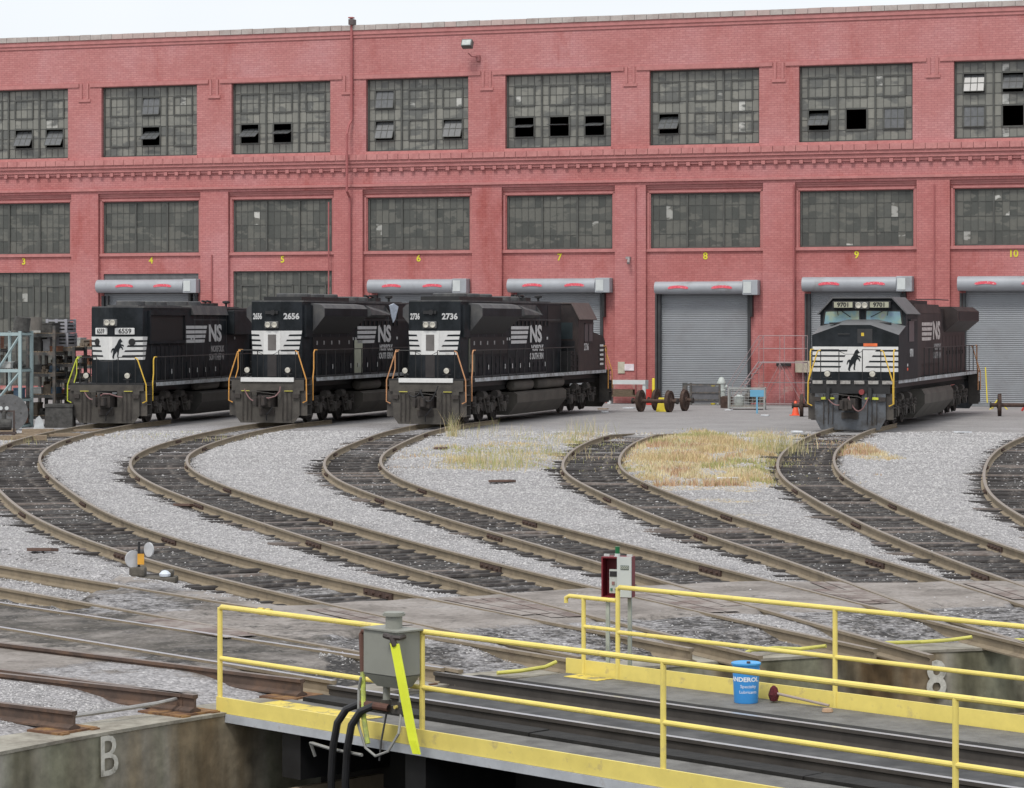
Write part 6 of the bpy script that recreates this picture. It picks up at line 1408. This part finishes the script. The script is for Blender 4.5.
junkm = [pm('junk_a', (.06, .058, .055), .8, var=.5, scale=6), pm('junk_b', (.16, .13, .10), .85, var=.4, scale=6), pm('junk_c', (.30, .30, .31), .7, var=.3, scale=5), pm('junk_d', (.05, .09, .14), .6), pm('junk_e', (.22, .10, .06), .9), pm('junk_f', (.42, .43, .42), .7)]
KINDS = (('parts_box', 'box'), ('steel_bin', 'bin'), ('pipe_section', 'pipe'))
r9 = random.Random(21)
seen = set(); cols_ = ['black', 'brown', 'grey', 'dark blue', 'rusty', 'pale']
for (rx, ry, rw, lv, rn) in ((16, 428, .8, (.18, 1.13, 2.23), 'the pale blue rack'), (47, 426, .9, (.43, 1.23, 2.03, 2.83, 3.53), 'the tall dark rack'), (66, 425, .9, (.53, 1.13, 1.78, 2.38), 'the crate-topped rack'), (85, 420, 1.4, (.63, 1.43, 2.23, 2.98), 'the rack behind locomotive 6559'), (-20, 424, 1.5, (.53, 1.33, 2.13, 2.93), 'the cut-off left rack')):
    b0 = px(rx, ry)
    for li, z in enumerate(lv):
        x = -rw/2
        while x < rw/2-.12:
            w_ = r9.uniform(.16, .42); h_ = r9.uniform(.18, .55); dd = r9.uniform(.5, 1.0); c_ = r9.choice((0, 0, 0, 1, 2, 3, 4, 5, 0, 1)); kd = r9.choice((0, 0, 1, 2)); w_ = min(w_, rw/2-x+.05)
            M_ = Matrix.Translation((b0.x, b0.y, 0)) @ Matrix.Rotation(R(-10), 4, 'Z') @ Matrix.Translation((x+w_/2, r9.uniform(-.15, .1), z+.005))
            q = MB()
            if kd == 2:
                for j in range(3): q.cyl((-w_/4+j*w_/4, -dd/2, .07), (-w_/4+j*w_/4, dd/2, .07), .07, 10, None, M=M_)
                q.cyl((-w_/8, -dd/2, .19), (-w_/8, dd/2, .19), .07, 10, None, M=M_)
            elif kd == 1:
                q.box(-w_/2, w_/2, -dd/2, -dd/2+.03, 0, h_*.7, None, M_); q.box(-w_/2, w_/2, dd/2-.03, dd/2, 0, h_, None, M_); q.box(-w_/2, -w_/2+.03, -dd/2+.031, dd/2-.031, 0, h_, None, M_); q.box(w_/2-.03, w_/2, -dd/2+.031, dd/2-.031, 0, h_, None, M_); q.box(-w_/2+.031, w_/2-.031, -dd/2+.031, dd/2-.031, 0, .03, None, M_); q.cb((0, 0, h_*.6), (w_*.7, dd*.6, h_*.4), None, M_)
            else:
                q.box(-w_/2, w_/2, -dd/2, dd/2, 0, h_*.85, None, M_); q.box(-w_/2-.015, w_/2+.015, -dd/2-.015, dd/2+.015, h_*.85, h_, None, M_)
            while '%d%d%d%s' % (c_, kd, li, rn) in seen: c_ = r9.choice((0, 0, 0, 1, 2, 3, 4, 5)); kd = r9.choice((0, 1, 2)) if False else kd
            seen.add('%d%d%d%s' % (c_, kd, li, rn)); nm, ct = KINDS[kd]; lvl = ('bottom', 'second', 'third', 'fourth', 'top')[li] if li < len(lv)-1 or rn == 'none' else 'top'
            tag(q.build(nm, junkm[c_]), '%s %s on the %s shelf of %s' % (cols_[c_], {'box': 'lidded box', 'bin': 'open steel bin', 'pipe': 'bundle of pipes'}[ct], lvl, rn), ct, 'parts stored on the racks')
            x += w_+.03
def crate(x, y, z, lab):
    p = px(x, y); t = thing('plastic_crate', lab, 'crate', (p.x, p.y, z), R(-10), 'stacked grey plastic crates')
    q = MB(); w_, d_, h_ = .40, .5, .52
    for s in (-1, 1):
        for zz in (0, .13, .26, .40): q.box(-w_, w_, *sorted((s*d_, s*(d_-.03))), zz+.03, zz+.10)
        for zz in (0, .13, .26, .40): q.box(*sorted((s*w_, s*(w_-.03))), -d_+.031, d_-.031, zz+.03, zz+.10)
        for sx in (-1, 1, 0): q.box(sx*w_*.94-.05, sx*w_*.94+.05, *sorted((s*(d_-.03), s*(d_+.01))), 0, h_)
    q.box(-w_, w_, -d_, d_, 0, .029); q.build('body', crateg, t); q = MB(); q.box(-.34, .34, -.42, .42, .03, .40); q.build('contents', junkm[0], t)
crate(62, 425, 3.0, 'grey slatted plastic crate, lower of the two stacked on the dark rack'); crate(61, 425, 3.53, 'grey slatted plastic crate, upper of the two stacked on the dark rack')
dB = px(21, 428); tag(MB().lathe([(.30, 0), (.30, .52), (.26, .53), (.24, .5), (.02, .48)], (0, 0, 0), 20).build('drum', junkm[0], smooth=True), 'dark tilted drum on top of the pale blue rack', 'drum').location = (dB.x, dB.y, 3.6); bpy.data.objects['drum'].rotation_euler = (0, R(8), 0)
dB = px(36, 427); tag(MB().lathe([(.2, 0), (.24, .5), (.22, .5), (.18, .1), (.02, .08)], (dB.x, dB.y, 3.62), 18).build('bucket', pm('grey_brown_bucket', (.16, .145, .13), .7), smooth=True), 'grey bucket beside the drum on top of the racks', 'bucket')
# cable reel lying against the rack
p = px(14, 430); t = thing('cable_reel', 'big grey wooden cable reel standing on edge before the racks', 'cable reel', (p.x, p.y-.9, .0), R(12))
for s in (-1, 1): MB().cyl((0, s*.32-.04, .66), (0, s*.32+.04, .66), .66, 28).build('flange', reelm, t)
MB().cyl((0, -.279, .66), (0, .279, .66), .36, 22).build('drum_core', junkm[0], t); q = MB(); q.cyl((0, -.375, .66), (0, -.361, .66), .10, 14)
for a in range(6): q.cyl((.4*math.cos(a*1.05), -.375, .66+.4*math.sin(a*1.05)), (.4*math.cos(a*1.05), -.361, .66+.4*math.sin(a*1.05)), .03, 8)
q.build('bolt', rackd, t)
# small pump on skids
p = px(16, 434); t = thing('pump_unit', 'small rusty pump with two pale gauges before the cable reel', 'pump', (p.x, p.y-2.2, 0), R(5))
q = MB(); q.box(-.4, .4, -.3, .3, .08, .16); q.box(-.36, -.28, -.3, .3, 0, .08); q.box(.28, .36, -.3, .3, 0, .08)
for x in (-.34, .34): q.box(x-.03, x+.03, -.03, .03, .16, .85)
q.box(-.37, .37, -.03, .03, .85, .9); q.build('skid_frame', pm('brown_frame', (.07, .05, .045), .85), t)
q = MB(); q.cyl((-.25, 0, .42), (.25, 0, .42), .20, 16); q.lathe([(.08, .5), (.08, .85), (.02, .9)], (0, 0, 0), 10); q.build('pump_body', junkm[0], t)
for x in (-.1, .1): MB().cyl((x, -.10, .98), (x, -.05, .98), .065, 14).build('gauge', palep, t)
MB().cyl((-.1, -.05, .98), (-.1, .0, .8), .02, 6).build('gauge_pipe', junkm[0], t); MB().cyl((.1, -.05, .98), (.1, .0, .8), .02, 6).build('gauge_pipe', junkm[0], t)
for i, (x, y, l_, w_, a, lab) in enumerate(((38, 434, 1.1, .25, 5, 'pale timber baulk on the ground right of the pump'), (10, 441, 2.4, .3, 10, 'long grey plank lying left of the first track'), (48, 436, 2.2, .2, 8, 'long thin pale plank below the racks'), (3, 434, .8, .5, -4, 'tan timber block at the left edge'), (80, 432, 2.4, .2, 12, 'thin plank running toward locomotive 6559'), (60, 437, 3.0, .16, 9, 'grey board edging the ground before the racks'))):
    p = px(x, y); M_ = Matrix.Translation((p.x, p.y, 0.02)) @ Matrix.Rotation(R(a), 4, 'Z'); q = MB(); q.box(-l_/2, l_/2, -w_/2, w_/2, 0, .16 if w_ > .22 else .08, None, M_); tag(q.build('timber', wood), lab, 'timber')
p = px(44, 431); q = MB(); q.prism([(-.2, 0), (.22, 0), (.16, .35), (.02, .55), (-.10, .45), (-.15, .2)], (p.x-.2, p.y, 0), (1, .1, 0), (0, .15, 1), .05); tag(q.build('plastic_bag', pm('bag_grey', (.42, .44, .45), .6)), 'crumpled pale plastic bag leaning between reel and racks', 'bag')
p = px(80, 404); q = MB(); q.box(-.5, .5, -.04, .04, 2.3, 2.95); o = q.build('white_panel', pm('panel_white', (.5, .52, .55), .6)); o.location = (p.x-1.4, p.y-18.8, 0); tag(o, 'white panel on the rack just left of locomotive 6559', 'panel')
p = px(66, 427); q = MB(); q.box(-.5, .5, -.4, .4, 0, .8); q.box(-.53, .53, -.43, .43, .8, .9); o = q.build('steel_chest', junkm[0]); o.location = (p.x, p.y-1.2, 0); tag(o, 'black steel chest on the ground before the crate-topped rack', 'chest')
